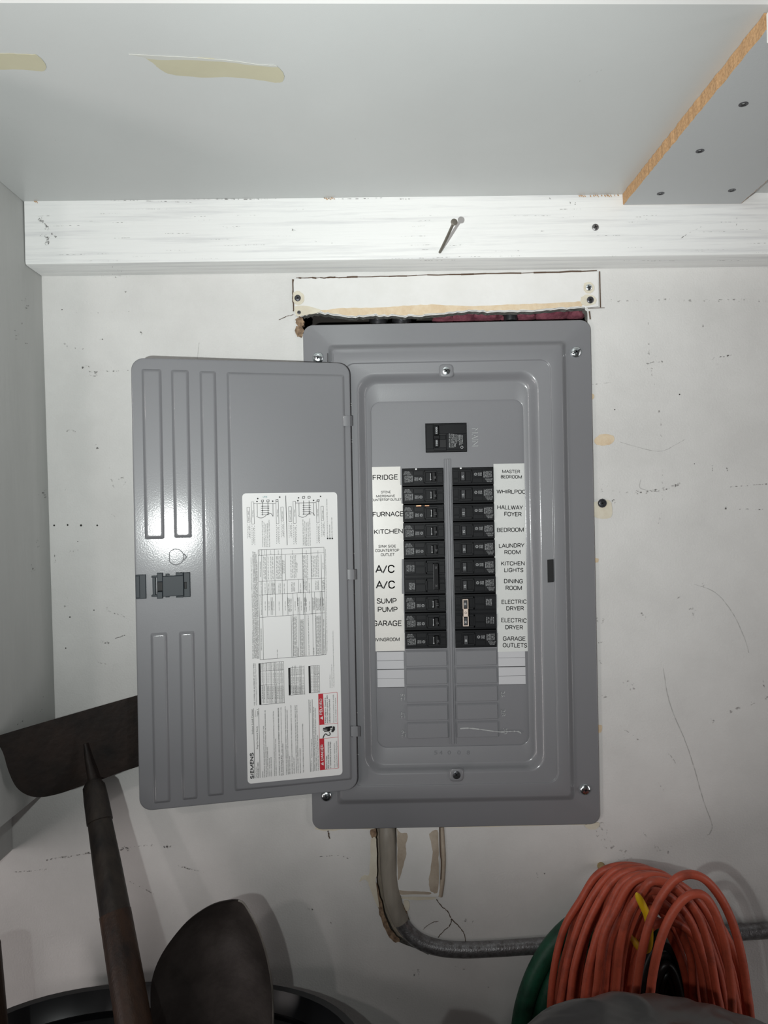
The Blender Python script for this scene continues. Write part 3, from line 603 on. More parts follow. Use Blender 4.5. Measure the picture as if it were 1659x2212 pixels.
# dead front with openings
PD = lambda u, v: W(u, v, 0.0)
yDF = 0.0004
CL, CR = (40.5, 130.2), (148.5, 238.2); ZT, PIT = -93.0, 38.95
ZB = ZT + PIT * 10
mainr = ((919 - UC) * c_ - (945 - VC) * s_, (914 - VC) * c_ + 2.5, (1008.5 - UC) * c_ - (945 - VC) * s_, (977 - VC) * c_ + 2.5)
bm = bmesh.new()
def le(pts): 
    vs = [bm.verts.new(p) for p in pts]; return [bm.edges.new((vs[i], vs[(i + 1) % len(vs)])) for i in range(len(vs))]
rc = lambda L, T, R, B: [Wr(L, T, yDF), Wr(R, T, yDF), Wr(R, B, yDF), Wr(L, B, yDF)]
es = le(rc(-45, -262, 326, 530)); holes = [(CL[0], ZT, CL[1], ZB), (CR[0], ZT, CR[1], ZB), mainr]
for h_ in holes: es += le(rc(*h_))
bmesh.ops.triangle_fill(bm, use_beauty=True, edges=es, normal=(0, -1, 0))
q = MB().bm(bm)
for h_ in holes:
    r0 = rc(*h_); r1_ = [p + Vector((0, .004, 0)) for p in r0]; q.add(r0 + r1_, [(i, (i + 1) % 4, 4 + (i + 1) % 4, 4 + i) for i in range(4)])
dead = q.build('dead_front', 'gray2', pan)
q = MB()                                        # centre rib
for a, b_, yy in ((131.5, 147.2, -.0008), (136.0, 142.8, -.0026)):
    w_ = 1.2
    q.loft([[Wr(a, z0_, yDF), Wr(a + w_, z0_ + .5, yDF + yy), Wr(b_ - w_, z0_ + .5, yDF + yy), Wr(b_, z0_, yDF)] for z0_ in (-112, 503)])
    q.add([Wr(a, -112, yDF), Wr(a + w_, -111.5, yDF + yy), Wr(b_ - w_, -111.5, yDF + yy), Wr(b_, -112, yDF)], [(0, 1, 2, 3)])
q.build('centre_rib', 'gray2', pan)
q = MB().box(Wr(-60, 0, 0).x, Wr(340, 0, 0).x, .075, .073, Wr(0, 560, 0).z, Wr(0, -300, 0).z)
q.box(Wr(-60, 0, 0).x, Wr(-58, 0, 0).x, .0142, .075, Wr(0, 560, 0).z, Wr(0, -300, 0).z); q.box(Wr(338, 0, 0).x, Wr(340, 0, 0).x, .0142, .075, Wr(0, 560, 0).z, Wr(0, -300, 0).z)
q.build('enclosure_box', 'dkmetal', pan)
for side, (L, R_) in enumerate((CL, CR)):       # twist-out blanks
    for k in range(5):
        a, b_ = ZB + k * PIT + 2.2, ZB + (k + 1) * PIT - 1.0; L1, R1_ = L + .8, R_ - .8
        ft, ff = yDF - .0002, yDF - .0024
        o4 = [Wr(L1, a, yDF + .0002), Wr(R1_, a, yDF + .0002), Wr(R1_, b_, yDF + .0002), Wr(L1, b_, yDF + .0002)]
        o3 = [Wr(L1 + .4, a + .4, ft), Wr(R1_ - .4, a + .4, ft), Wr(R1_ - .6, b_ - .5, ff), Wr(L1 + .6, b_ - .5, ff)]
        m3 = [Wr(L1 + .7, a + 5.5, ff), Wr(R1_ - .7, a + 5.5, ff)]
        q = MB(); q.add(o4 + o3 + m3, [(0, 1, 5, 4), (1, 2, 6, 9, 5), (2, 3, 7, 6), (3, 0, 4, 8, 7), (4, 5, 9, 8), (8, 9, 6, 7)])
        q.build('knockout_plate', 'gray2', pan)
em = MB(); nn = NF
def vtext(body, u, v0, v1, cap, P, n_, mb_, mi=0, flip=False, **kw):   # reads upwards; flip: reads downwards
    if flip: text(mb_, body, P, (u, v0), (u + (v1 - v0) * .019, v1), cap, n_, mi, **kw)
    else: text(mb_, body, P, (u, v1), (u - (v1 - v0) * .019, v0), cap, n_, mi, **kw)
Pd = lambda u, v: W(u, v, yDF - .0003)
vtext('MAIN', 1018, 924, 963, 14, Pd, nn, em, 0, True)
for t_, u, a, b_, fl_ in (('25', 873, 1497, 1512, 0), ('27', 874, 1536, 1551, 0), ('29', 875, 1576, 1592, 0), ('26', 1081, 1492, 1505, 1), ('28', 1082, 1531, 1546, 1), ('30', 1086, 1572, 1585, 1)): vtext(t_, u, a, b_, 9, Pd, nn, em, 0, bool(fl_))
for t_, u in (('5', 938), ('4', 949), ('0', 967), ('0', 988), ('8', 1008)): text(em, t_, lambda a, b_: W(a, b_, yI - .0002), (u, 1630), (u + 7, 1629.9), 9, nn)
em.build('stamped_lettering', 'grayd', pan, kind='stuff')
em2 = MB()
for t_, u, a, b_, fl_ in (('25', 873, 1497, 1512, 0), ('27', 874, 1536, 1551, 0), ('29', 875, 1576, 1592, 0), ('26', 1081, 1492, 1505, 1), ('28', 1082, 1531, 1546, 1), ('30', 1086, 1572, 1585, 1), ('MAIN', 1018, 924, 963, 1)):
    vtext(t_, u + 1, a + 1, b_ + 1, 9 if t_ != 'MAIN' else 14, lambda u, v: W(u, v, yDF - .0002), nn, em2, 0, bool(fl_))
em2.build('stamped_highlight', 'grayl', pan, kind='stuff')  # paler offset copy: lit edge of the stamping painted in
# scratch across the lowest blank
q = MB(); r_ = random.Random(5); pp = catmull([(994, 1574, 0), (1012, 1573, 0), (1040, 1576, 0), (1078, 1581, 0), (1100, 1580, 0), (1118, 1580, 0), (1126, 1584, 0)], 6)
for a, b_ in zip(pp, pp[1:]): line(q, lambda u, v: W(u, v, -.0023), a, b_, r_.uniform(1.2, 3))
q.build('paint_scratch', 'grayl', pan)
# printed index strips (visible below the stickers)
def paper(u0, u1, v0, v1, name='index_card'):
    q = MB(); q.prism([W(u0, v0, yDF - .0004), W(u1, v0 - (u1 - u0) * .019, yDF - .0004), W(u1 + (v1 - v0) * .019, v1 - (u1 - u0) * .019, yDF - .0004), W(u0 + (v1 - v0) * .019, v1, yDF - .0004)], (0, .0003, 0))
    return q.build(name, 'paper', pan)
for u0, u1, v0 in ((814, 872, 1408), (815, 873, 1447), (1076, 1134, 1402), (1077, 1135, 1441)):
    o = paper(u0, u1, v0, v0 + 38); q = MB(); P5 = lambda u, v: W(u, v, yDF - .0006)
    line(q, P5, (u0, v0 + 19.5), (u1 + .5, v0 + 18.4), .6); line(q, P5, (u0, v0 + 38.2), (u1 + .5, v0 + 37.2), 1.2); line(q, P5, (u0, v0), (u1, v0 - 1), 1)
    q.build('ruled_line', 'inkg', o)
# circuit stickers
ST = [  # side, (left, right, top, bottom), sticker colour, [(word, u0, u1, v centre, cap, tilt)]
 (0, (800, 865, 1009, 1050), [('FRIDGE', 805.5, 859, 1031, 11.5, -.03)]),
 (0, (801, 867, 1049, 1091), [('STOVE', 823.5, 844, 1063, 5.2, -.02), ('MICROWAVE', 813, 853, 1071.5, 5.2, -.02), ('COUNTERTOP OUTLET', 799, 867, 1079.5, 5.2, -.02)]),
 (0, (802, 871, 1089, 1131), [('FURNACE', 805.5, 871, 1110.5, 10.8, -.02)]),
 (0, (803, 872, 1129, 1171), [('KITCHEN', 808.5, 870, 1148, 10.6, -.035)]),
 (0, (804, 872, 1170, 1209), [('SINK SIDE', 818, 855, 1180, 6, -.02), ('COUNTERTOP', 811, 862, 1189, 6, -.02), ('OUTLET', 823, 852, 1198, 6.2, -.02)]),
 (0, (804, 868, 1208, 1249), [('A/C', 812.5, 851.5, 1229, 17.5, -.01)]),
 (0, (806, 868, 1247, 1286), [('A/C', 813.5, 852.5, 1263, 17.5, -.01)]),
 (0, (807, 872, 1284, 1327), [('SUMP', 814.5, 856, 1298, 11.8, -.01), ('PUMP', 816.5, 858, 1316.5, 11.5, -.005)]),
 (0, (807, 873, 1326, 1369), [('GARAGE', 806, 867, 1346.5, 12.2, -.005)]),
 (0, (808, 874, 1368, 1407), [('LIVINGROOM', 805, 863, 1381.5, 8, -.02)]),
 (1, (1066, 1135, 1002, 1050), [('MASTER', 1085, 1123, 1018.5, 7, .01), ('BEDROOM', 1082, 1127, 1030, 7.4, .015)]),
 (1, (1066.5, 1136, 1048, 1087), [('WHIRLPOOL', 1073.5, 1142, 1062, 9, .01)]),
 (1, (1067, 1136, 1086, 1127), [('HALLWAY', 1074.5, 1128.5, 1096, 9.6, .015), ('FOYER', 1089.5, 1126, 1110.5, 9.6, .015)]),
 (1, (1067.5, 1137, 1125, 1169), [('BEDROOM', 1074, 1131, 1144.5, 9.4, -.015)]),
 (1, (1068, 1138, 1168, 1206), [('LAUNDRY', 1078, 1132, 1178.5, 9.4, -.02), ('ROOM', 1090, 1124, 1192.5, 9.2, -.01)]),
 (1, (1070, 1139, 1205, 1246), [('KITCHEN', 1083, 1133, 1217, 9.4, -.01), ('LIGHTS', 1089.5, 1130, 1231.5, 9.2, 0)]),
 (1, (1071, 1139, 1245, 1284), [('DINING', 1089, 1129, 1255.5, 9.6, .01), ('ROOM', 1092.5, 1127, 1270, 9.4, .01)]),
 (1, (1073, 1139.5, 1282, 1326), [('ELECTRIC', 1084, 1137, 1300, 9.4, -.015), ('DRYER', 1094, 1131, 1314, 9.4, -.01)]),
 (1, (1074, 1139.5, 1324, 1367), [('ELECTRIC', 1083, 1137, 1340, 9.6, .03), ('DRYER', 1092, 1129, 1355, 9.4, .02)]),
 (1, (1075, 1140, 1365, 1408), [('GARAGE', 1087, 1134.5, 1379.5, 9.6, .01), ('OUTLETS', 1086.5, 1138, 1394, 9.6, .01)])]
for i, (sd, (u0, u1, v0, v1), words) in enumerate(ST):
    dy = (i % 2) * .00012; ys_ = yDF - .0007 - dy
    k = .019; q = MB()
    q.prism([W(u0, v0, ys_), W(u1, v0 - (u1 - u0) * k, ys_), W(u1 + (v1 - v0) * k * .3, v1 - (u1 - u0) * k, ys_), W(u0 + (v1 - v0) * k * .3, v1, ys_)], (0, .00025, 0))
    st = q.build('circuit_sticker', 'tape' if sd == 0 else 'taper', pan)
    q = MB()
    for wd, a, b_, vc, cap, tl in words:
        P = lambda u, v: W(u, v, ys_ - .0002)
        strokes(q, wd, P, (a, vc + cap / 2 - tl * (b_ - a) / 2), (b_, vc + cap / 2 + tl * (b_ - a) / 2), cap, NF, .15)
    q.build('lettering', 'ink', st)
# ------------------------------------------------------------------ DOOR of the panel
yH, yE = -.0240, -.0785
Hx = -68.5 * (D + yH) / F; Ex = -540.5 * (D + yE) / F
dv = Vector((Ex - Hx, yE - yH, 0)); DW = dv.length; dv.normalize()          # runs hinge -> free edge
dn = Vector((-dv.y, dv.x, 0)); dn = dn if dn.y < 0 else -dn                   # faces the camera side
H0 = Vector((Hx, yH, 0))
def DP(u, v, lift=0.0):
    a = (u - UC); b = (v - VC); ray = Vector(((a * c_ - b * s_) / F, 1, -(a * s_ + b * c_) / F)); o = Vector((0, -D, 0)); h = H0 + dn * lift
    t = (h - o).dot(dn) / ray.dot(dn); return o + ray * t
def dl(p): q_ = p - H0; return (q_.dot(dv), q_.z)
zt = (322.8) * (D + yH) / F; zb_ = -(598.0) * (D + yH) / F
def dpt(a, z, n_): return H0 + dv * a + Vector((0, 0, z)) + dn * n_
def drr(a0, a1, z0, z1, r, n_, seg=8):
    pts = []
    for cx, cz, s0 in ((a1 - r, z1 - r, 0), (a0 + r, z1 - r, 90), (a0 + r, z0 + r, 180), (a1 - r, z0 + r, 270)):
        for k in range(seg + 1):
            t = math.radians(s0 + 90 * k / seg); pts.append(dpt(cx + r * math.cos(t), cz + r * math.sin(t), n_))
    return pts
q = MB(); TH_ = .0035
q.add(drr(0, DW, zb_, zt, .0145, -TH_), [tuple(range(36))])
q.loft([drr(0, DW, zb_, zt, .0145, -TH_), drr(0, DW, zb_, zt, .0145, -.0008), drr(.0003, DW - .0003, zb_ + .0003, zt - .0003, .0143, -.0002), drr(.0009, DW - .0009, zb_ + .0009, zt - .0009, .014, 0), drr(.002, DW - .002, zb_ + .002, zt - .002, .0135, 0)], cap=True)
RH = .0026
def rib(uv4, h=RH, r=.0022, sl=.0042):          # raised stamped panel from its four picture corners
    L = [dl(DP(*p)) for p in uv4]; a0, a1 = min(p[0] for p in L), max(p[0] for p in L)
    a1 = (L[0][0] + L[3][0]) / 2; a0 = (L[1][0] + L[2][0]) / 2; z1 = (L[0][1] + L[1][1]) / 2; z0 = (L[2][1] + L[3][1]) / 2
    rg = []
    for t, hh in sm(-.0003, h, 6): rg.append(drr(a0 + sl * t, a1 - sl * t, z0 + sl * t, z1 - sl * t, r, hh, 4))
    rg.append(drr(a0 + sl + .0008, a1 - sl - .0008, z0 + sl + .0008, z1 - sl - .0008, r, h, 4))
    q.loft(rg, cap=True)
rib([(303, 794), (348, 797), (360, 1166), (312, 1166)])
rib([(366, 796), (408, 799), (418, 1163), (376, 1164)])
rib([(427, 799), (467, 801), (487, 1718), (449, 1722)])
rib([(325, 1366), (365, 1364), (369, 1734), (329, 1738)])
rib([(386, 1363), (422, 1361), (429, 1726), (391, 1731)])
rib([(485, 802), (744, 808), (763, 1683), (508, 1713)])
door = q.build('door', 'gray', pan, 50, label='grey door with long stamped ribs, swung open to the left')
# outline of round blank
q = MB(); ring = []
for k in range(25):
    a = 2 * math.pi * k / 24; u, v = 380 + 17 * math.cos(a), 1203 + 17 * math.sin(a); u = max(366, u); ring.append(DP(u, v, .0001))
q.tube(ring, .0005, 6); q.tube([DP(397, 1196, .0003), DP(403, 1203, .0003), DP(397, 1210, .0003)], .0007, 6)
q.build('round_knockout', 'gray', door, 60)
# hinges
for u, v in ((751, 909), (759.5, 1241), (767.5, 1580)):
    q = MB(); a_ = DP(u - 11, v, .001); b_ = W(u + 11, v, yD)
    pr = [DP(u - 10, v, .0003), DP(u - 9, v, .0022), DP(u - 3, v, .0034), W(u + 5, v, -.0268), W(u + 10, v, -.0200), W(u + 11, v, yD + .0005)]
    hgt = 11 * .00057
    q.loft([[p + Vector((0, 0, hgt)) for p in pr], [p - Vector((0, 0, hgt)) for p in pr]])
    q.add([p + Vector((0, 0, hgt)) for p in pr], [tuple(range(6))]); q.add([p - Vector((0, 0, hgt)) for p in pr], [tuple(range(6))])
    q.build('hinge', 'gray', door, 30)
    q = MB(); q.prism([DP(u - 13, v - 12, .0001), DP(u - 5, v - 12, .0001), DP(u - 5, v + 12, .0001), DP(u - 13, v + 12, .0001)], dn * .0002); q.build('hinge_slot', 'black2', door)
# latch
q = MB()
def dbox(u0, v0, u1, v1, l0, l1, mi=0):
    P = [DP(u0, v0, 0), DP(u1, v0, 0), DP(u1, v1, 0), DP(u0, v1, 0)]; L = [dl(p) for p in P]
    a0, a1 = sorted(((L[0][0] + L[3][0]) / 2, (L[1][0] + L[2][0]) / 2)); z0, z1 = sorted(((L[0][1] + L[1][1]) / 2, (L[2][1] + L[3][1]) / 2)); b = min(.0006, (a1 - a0) * .2, (z1 - z0) * .2)
    rg = [[dpt(a, z, n_) for a, z in ((x0, y0), (x1, y0), (x1, y1), (x0, y1))] for x0, x1, y0, y1, n_ in ((a0, a1, z0, z1, l0), (a0, a1, z0, z1, l1 - b), (a0 + b, a1 - b, z0 + b, z1 - b, l1))]
    q.loft(rg, mi, cap=True)
dbox(294, 1241, 316, 1293, -.004, .0035); dbox(294, 1243, 303, 1291, -.006, .0045)
q.build('latch_pull', 'latch', door)
q = MB()
dbox(352, 1243, 397, 1287, 0, .006); dbox(330, 1244, 337, 1286, 0, .0035); dbox(328, 1243, 352, 1247, 0, .005); dbox(328, 1284, 352, 1288, 0, .005)
dbox(340, 1237, 352, 1256, 0, .0062); dbox(340, 1277, 352, 1292, 0, .0062); dbox(397, 1236, 411, 1289, 0, .0032); dbox(380, 1236, 396, 1243, 0, .005); dbox(381, 1287, 396, 1290, 0, .005); dbox(358, 1239, 366, 1243, 0, .003); dbox(358, 1287, 366, 1290, 0, .003)
lt_ = q.build('latch', 'latch', door)
q = MB(); dbox(340, 1256, 352, 1277, 0, .0012); q.build('latch_recess', 'black2', door); q = MB(); dbox(398, 1256, 404, 1272, .0031, .0036); q.build('latch_recess', 'black2', door)
# the maker's paper label
dL = lambda u, v: DP(u, v, RH + .0004); dI = lambda u, v: DP(u, v, RH + .0006)
lab = MB(); cs = [dl(dL(*p)) for p in ((523, 1066), (727, 1063), (741, 1671), (535, 1696))]
a1_, a0_ = (cs[0][0] + cs[3][0]) / 2, (cs[1][0] + cs[2][0]) / 2; z1_, z0_ = (cs[0][1] + cs[1][1]) / 2, (cs[2][1] + cs[3][1]) / 2
lab.loft([drr(a0_, a1_, z0_, z1_, .0045, RH - .0001, 6), drr(a0_, a1_, z0_, z1_, .0045, RH + .0003, 6)], cap=True)
label = lab.build('instruction_label', 'label', pan)
K = MB(); G = MB()
def p3(x, y): return (500 + x / 6.38, 1480 + y / 6.38)     # crop coordinates -> photo
def p2(x, y): return (500 + x / 6.38, 1290 + y / 6.38)
def p1(x, y): return (500 + x / 6.38, 1050 + y / 6.38)
def up_(body, pf, x, y1, y0, cap, mb_=K, mi=0, bold=0, slope=-.02, res=1):   # baseline x, from y1 (bottom) up to y0 (top)
    a = pf(x, y1); b = pf(x + slope * (y1 - y0), y0); text(mb_, body, dI, a, b, cap, dn, mi, bold=bold, res=res)
strokes(K, 'SIEMENS', dI, p3(312, 1285), p3(305, 935), 8.0, dn, .2)
up_('Indoor Load Center', p3, 300, 672, 330, 3.5, res=2); up_('Catalog Number', p3, 347, 1282, 1120, 2.0); up_('Plug-On Neutral Ready', p3, 366, 880, 565, 3.0, bold=.01, res=2)
up_('Enclosure', p3, 335, 432, 345, 1.8); up_('Type 1', p3, 368, 432, 335, 3.0, bold=.01, res=2); up_('PN3030B1100C', p3, 378, 1277, 1060, 2.9, bold=.01, res=2)
for a, b_ in (((322, 1285), (303, 320)), ((395, 1278), (376, 315)), ((1088, 1195), (1066, 200)), ((1131, 1190), (1112, 195))): line(K, dI, p3(*a), p3(*b_), .7)
BODY = [(438, 1270, 1185, 'RATINGS:'), (463, 1270, 560, '125A MAXIMUM. SEE MAIN BREAKER RATING IF USED. BUS RATED 10KA.'), (488, 1265, 345, 'BACK-FED MAIN BREAKERS REQUIRE HOLD-DOWN MEANS AND LINE TERMINAL BARRIER. SEE'),
 (510, 1260, 850, 'ACCESSORY CHART FOR REQUIRED KITS.'), (535, 1255, 1005, '120/240 V~, 1Ø 3W, 50/60 HZ'), (558, 1255, 990, '120/208 V~, 1Ø 3W, 50/60 HZ'),
 (602, 1250, 355, 'FOR INSTALLATION BY A QUALIFIED PERSON IN ACCORDANCE WITH ALL LOCAL ELECTRICAL'), (624, 1250, 735, 'CODES AND/OR THE NATIONAL ELECTRICAL CODE.'),
 (722, 1240, 805, 'INCLUDED WITH KIT NEXT TO MAIN BREAKER HANDLE'), (766, 1235, 290, 'SUITABLE FOR USE AS SERVICE EQUIPMENT WHEN NOT MORE THAN SIX MAIN DISCONNECTS'), (790, 1230, 340, 'ARE PROVIDED AND WHEN NOT USED AS A LIGHTING AND APPLIANCE PANELBOARD'), (812, 1225, 980, 'SEE NEC ARTICLE 408'),
 (845, 1220, 275, 'MAX NUMBER OF POLES IS SHOWN BELOW. USE ONLY BREAKERS LISTED FOR THIS UNIT'), (872, 1218, 995, 'FILLER PLATES KIT'), (903, 1215, 275, 'TIGHTEN ALL LUGS AND TERMINALS TO THE VALUES SHOWN IN THE TABLES AT RIGHT'), (926, 1215, 275, 'CLOSE ALL UNUSED OPENINGS WITH LISTED FILLER PLATES BEFORE CLOSING THE DOOR'), (958, 1212, 870, 'REPLACEMENT PARTS AVAILABLE'), (1000, 1205, 530, 'THIS COVER IS SUITABLE FOR USE ON ENCLOSURES WITH BOTTOM FEED'),
 (1113, 1190, 1035, 'Siemens Industry, Inc.'), (1113, 1000, 740, 'Peachtree Corners, Georgia U.S.A.'), (1095, 380, 210, '159-D63711-001 Rev 01'),
 (1155, 1180, 300, 'WARNING: THIS EQUIPMENT MAY BE PROTECTED BY ONE OR MORE PATENTS LISTED BELOW'), (1178, 1178, 310, 'DISCONNECT AND LOCK OUT ALL SOURCES OF POWER BEFORE WORKING ON EQUIPMENT'), (1204, 1175, 690, 'FOR QUESTIONS CALL YOUR ELECTRICAL SUPPLIER')]
for x, y1, y0, t in BODY: up_(t, p3, x, y1, y0, 2.2, bold=.012)
up_('SUITABLE FOR USE AS SERVICE EQUIPMENT WHEN MAIN BREAKER', p3, 672, 1245, 310, 2.7, bold=.02); up_('IS INSTALLED.', p3, 703, 1243, 950, 2.7, bold=.02); up_('WHEN USED AS SERVICE EQUIPMENT, APPLY SERVICE DISCONNECT LABEL', p3, 700, 935, 300, 1.9)
up_('USE COPPER OR ALUMINUM 60°/75°C WIRE', p2, 327, 1490, 912, 2.7, bold=.012); up_('USE WIRE IN ACCORDANCE WITH WIRE RANGE AND TORQUE SHOWN', p2, 350, 1490, 915, 1.8)
up_('SHORT CIRCUIT CURRENT RATING:', p2, 303, 850, 450, 2.4, bold=.012, slope=0)
SCR = ['THIS PANELBOARD HAS A SHORT CIRCUIT RATING EQUAL TO THE LOWEST RATING OF ANY DEVICE INSTALLED OR MARKED BELOW', 'WHEN THE MAIN OR REMOTE MAIN BREAKER AND BRANCH BREAKERS SHOWN ARE USED AS A SERIES COMBINATION THE RATING IS', 'AS SHOWN IN THE TABLE. THE PANELBOARD IS SUITABLE FOR USE ON A CIRCUIT CAPABLE OF DELIVERING NOT MORE THAN THE', 'RMS SYMMETRICAL AMPERES SHOWN AT RATED VOLTS MAXIMUM WHEN PROTECTED BY THE DEVICES LISTED IN THIS TABLE HERE', 'REPLACE ONLY WITH THE SAME TYPE AND RATING OF BREAKER. SEE MANUFACTURER CATALOG FOR COMPLETE INFORMATION']
for i, (x, ye) in enumerate(((322, 900), (338, 905), (352, 910), (366, 935), (380, 1045))):
    a = p2(x, 845); b = p1(x - 22, ye); text(K, SCR[i], dI, a, b, 2.0, dn, res=1, bold=.012)
a = p2(303, 440); b = p1(275, 985); text(K, 'THE TABLE SHOWS THE MAXIMUM SERIES COMBINATION SHORT CIRCUIT RATING', dI, a, b, 1.8, dn, res=1)
a = p2(1322, 765); b = p1(1300, 870); text(K, '* Series ratings shown apply only when both main and branch breakers are as listed; see the rating marked on this equipment', dI, a, b, 1.8, dn, res=1)
# rating table: verticals run with the text rows
def L_(pf, a, b, w_=.6): line(K, dI, pf(*a), pf(*b), w_)
colx = [372, 418, 484, 530, 595, 695, 742, 980, 1097, 1243, 1278]
def vl(xt, y_t=870, y_b=840):                      # full-height vertical from top (crop1 y) to bottom (crop2 y)
    line(K, dI, p1(xt, y_t), p2(xt + 27, y_b), .65)
vl(368, 880, 862); vl(1275, 845, 792); line(K, dI, p1(368, 880), p1(1275, 842), .7); line(K, dI, p2(395, 862), p2(1305, 792), .7)
vl(415, 875, 858)
for xt, y_t in ((482, 875), (592, 870), (692, 865), (978, 855), (1094, 850)): line(K, dI, p1(xt, y_t), p2(xt + 16, 260 - (xt - 480) * .03), .6)
line(K, dI, p1(1236, 940), p2(1256, 800), .6); L_(p1, (740, 945), (748, 1300)); L_(p2, (775, 0), (779, 243)); L_(p2, (822, 250), (834, 826))
line(K, dI, p1(368, 955), p1(1278, 918), .6); line(K, dI, p1(378, 1315), p1(1283, 1268), .6); line(K, dI, p1(380, 1503), p1(1283, 1450), .6); line(K, dI, p2(390, 280), p2(1293, 215), .6)
for x, a, b_ in ((530, 1315, 1503), (557, 1310, 1500), (770, 1300, 1655), (925, 1290, 1475), (990, 1285, 1480), (1048, 1280, 1470), (845, 1475, 1655), (905, 1470, 1655), (1015, 1468, 1655), (1145, 1460, 1655), (1222, 1455, 1655), (1250, 1450, 1655)): L_(p1, (x, a), (x + 5, b_), .5)
for x in (545, 565, 848, 915, 938, 1005, 1022, 1118, 1160, 1230, 1258): L_(p2, (x, 0), (x + 3, 245), .5)
for x in (848, 915, 938, 1005, 1022, 1118, 1160, 1230, 1258): L_(p2, (x + 3, 245), (x + 8, 820 - (x - 848) * .06), .5)
def rows(pf, x0, y1, y0, n_, dx, t, cap=1.7):
    for k in range(n_): up_(t[k % len(t)], pf, x0 + k * dx, y1 - random.uniform(0, 12), y0 + random.uniform(0, 12), cap + .2, bold=.012)
T1 = ['QP OR QPH OR QT (2P) QAF', 'QPF, QPHF, QE, QFP, QAF', 'QPFH OR QPHF, QFGA2, QT', 'OR QTA OR QFGAH (1 POLE)']
rows(p1, 455, 1290, 965, 2, 20, T1); rows(p1, 515, 1290, 965, 1, 18, T1); rows(p1, 552, 1290, 965, 2, 26, T1); rows(p1, 632, 1285, 960, 4, 19, T1); rows(p1, 712, 1210, 1020, 2, 20, T1); rows(p1, 828, 1275, 950, 4, 22, T1); rows(p1, 910, 1200, 1040, 1, 22, ['OR HQP'])
rows(p1, 1000, 1275, 945, 4, 19, T1); rows(p1, 1115, 1260, 950, 5, 22, T1); rows(p1, 1268, 1150, 1050, 1, 20, ['QPHF HQP'])
for x, t in ((462, '10,000'), (545, '22,000'), (652, '42,000'), (848, '65,000'), (1038, '65,000'), (1198, '100,000')): up_(t, p1, x, 945, 885, 1.9)
up_('BRANCH BREAKER', p1, 408, 1250, 1040, 2); up_('PANELBOARD MAIN', p1, 418, 1495, 1320, 2); up_('REMOTE MAIN BREAKER', p2, 420, 730, 430, 2); up_('MAX SCCR', p1, 392, 955, 890, 1.8); up_('BRANCH BREAKER', p2, 420, 240, -20, 2)
for x, t in ((470, 'NONE USED or QP'), (520, 'NONE USED'), (660, 'NONE USED or'), (680, '10KAIC OP QPJH'), (735, 'NONE USED'), (960, 'QPJH, HQPH'), (1080, 'QPJH, HQPH')): up_(t, p1, x, 1480, 1340, 1.8)
rows(p1, 565, 1490, 1325, 3, 17, ['NONE USED', '22KAIC QPJH']); rows(p1, 838, 1460, 1320, 3, 18, ['NONE USED or', '22KAIC QP', 'QPJH, HQP']); rows(p1, 1005, 1440, 1300, 3, 17, ['NONE USED', 'QPJH']); rows(p1, 1168, 1440, 1300, 3, 18, ['NONE USED or', '42KAIC QP', 'QPJH']); rows(p1, 1262, 1440, 1290, 2, 18, ['NONE USED', 'QPJH'])
for x, t in ((472, 'NONE USED'), (524, 'NONE USED'), (560, 'QP MAIN'), (590, 'NO MAIN BKR'), (665, 'NOTED'), (748, 'NONE USED'), (885, 'NO MAIN BKR'), (968, 'NONE USED'), (1083, 'NONE USED')): up_(t, p2, x, 180, 55, 1.7)
rows(p2, 795, 205, 15, 3, 17, ['QJ OR HQJ2', 'MAIN LUG ONLY']); rows(p2, 925, 205, 10, 1, 17, ['HQJ OR QJ2']); rows(p2, 1012, 205, 10, 2, 26, ['HQJ OR QJ2']); rows(p2, 1130, 180, 10, 2, 17, ['PANEL MAIN OF']); rows(p2, 1182, 190, 10, 4, 18, ['QJ SERIES MAIN', 'MAIN LUG PANEL']); rows(p2, 1278, 190, 10, 1, 18, ['NONE USED or QN'])
up_('NONE USED', p2, 640, 835, 720, 1.9)
T2 = ['CLASS J OR CLASS T FUSE 400A MAX 240V WITH FRAME LIMITER OF', 'QJ2, QJ2-H, HQJ2, HQJ2H, QJH2, FD6, FXD6, HFD6, CFD6, HFXD6', 'ED4, HED4, ED6, HHED6, CED6, JXD2, JD6, JXD6, HJD6, HJXD6']
rows(p2, 862, 815, 260, 4, 16, T2); rows(p2, 925, 830, 690, 1, 14, ['240V MAX']); rows(p2, 962, 815, 300, 4, 14, T2); rows(p2, 1075, 800, 245, 1, 16, T2); rows(p2, 1142, 795, 690, 1, 10, ['NONE USED']); rows(p2, 1178, 790, 250, 5, 15, T2); rows(p2, 1285, 785, 300, 1, 10, ['MAIN SERIES DEVICE CLASS T FUSES - 300A MAX'])
for x, y1, y0, t in ((1365, 1250, 1060, 'Assembled in Mexico.'), (1392, 1248, 920, '© 2024 Copyright Siemens Industry, Inc.'), (1418, 1240, 460, '® The National Electrical Code is a registered trademark of the National Fire Protection Association.')): up_(t, p2, x, y1, y0, 1.8)
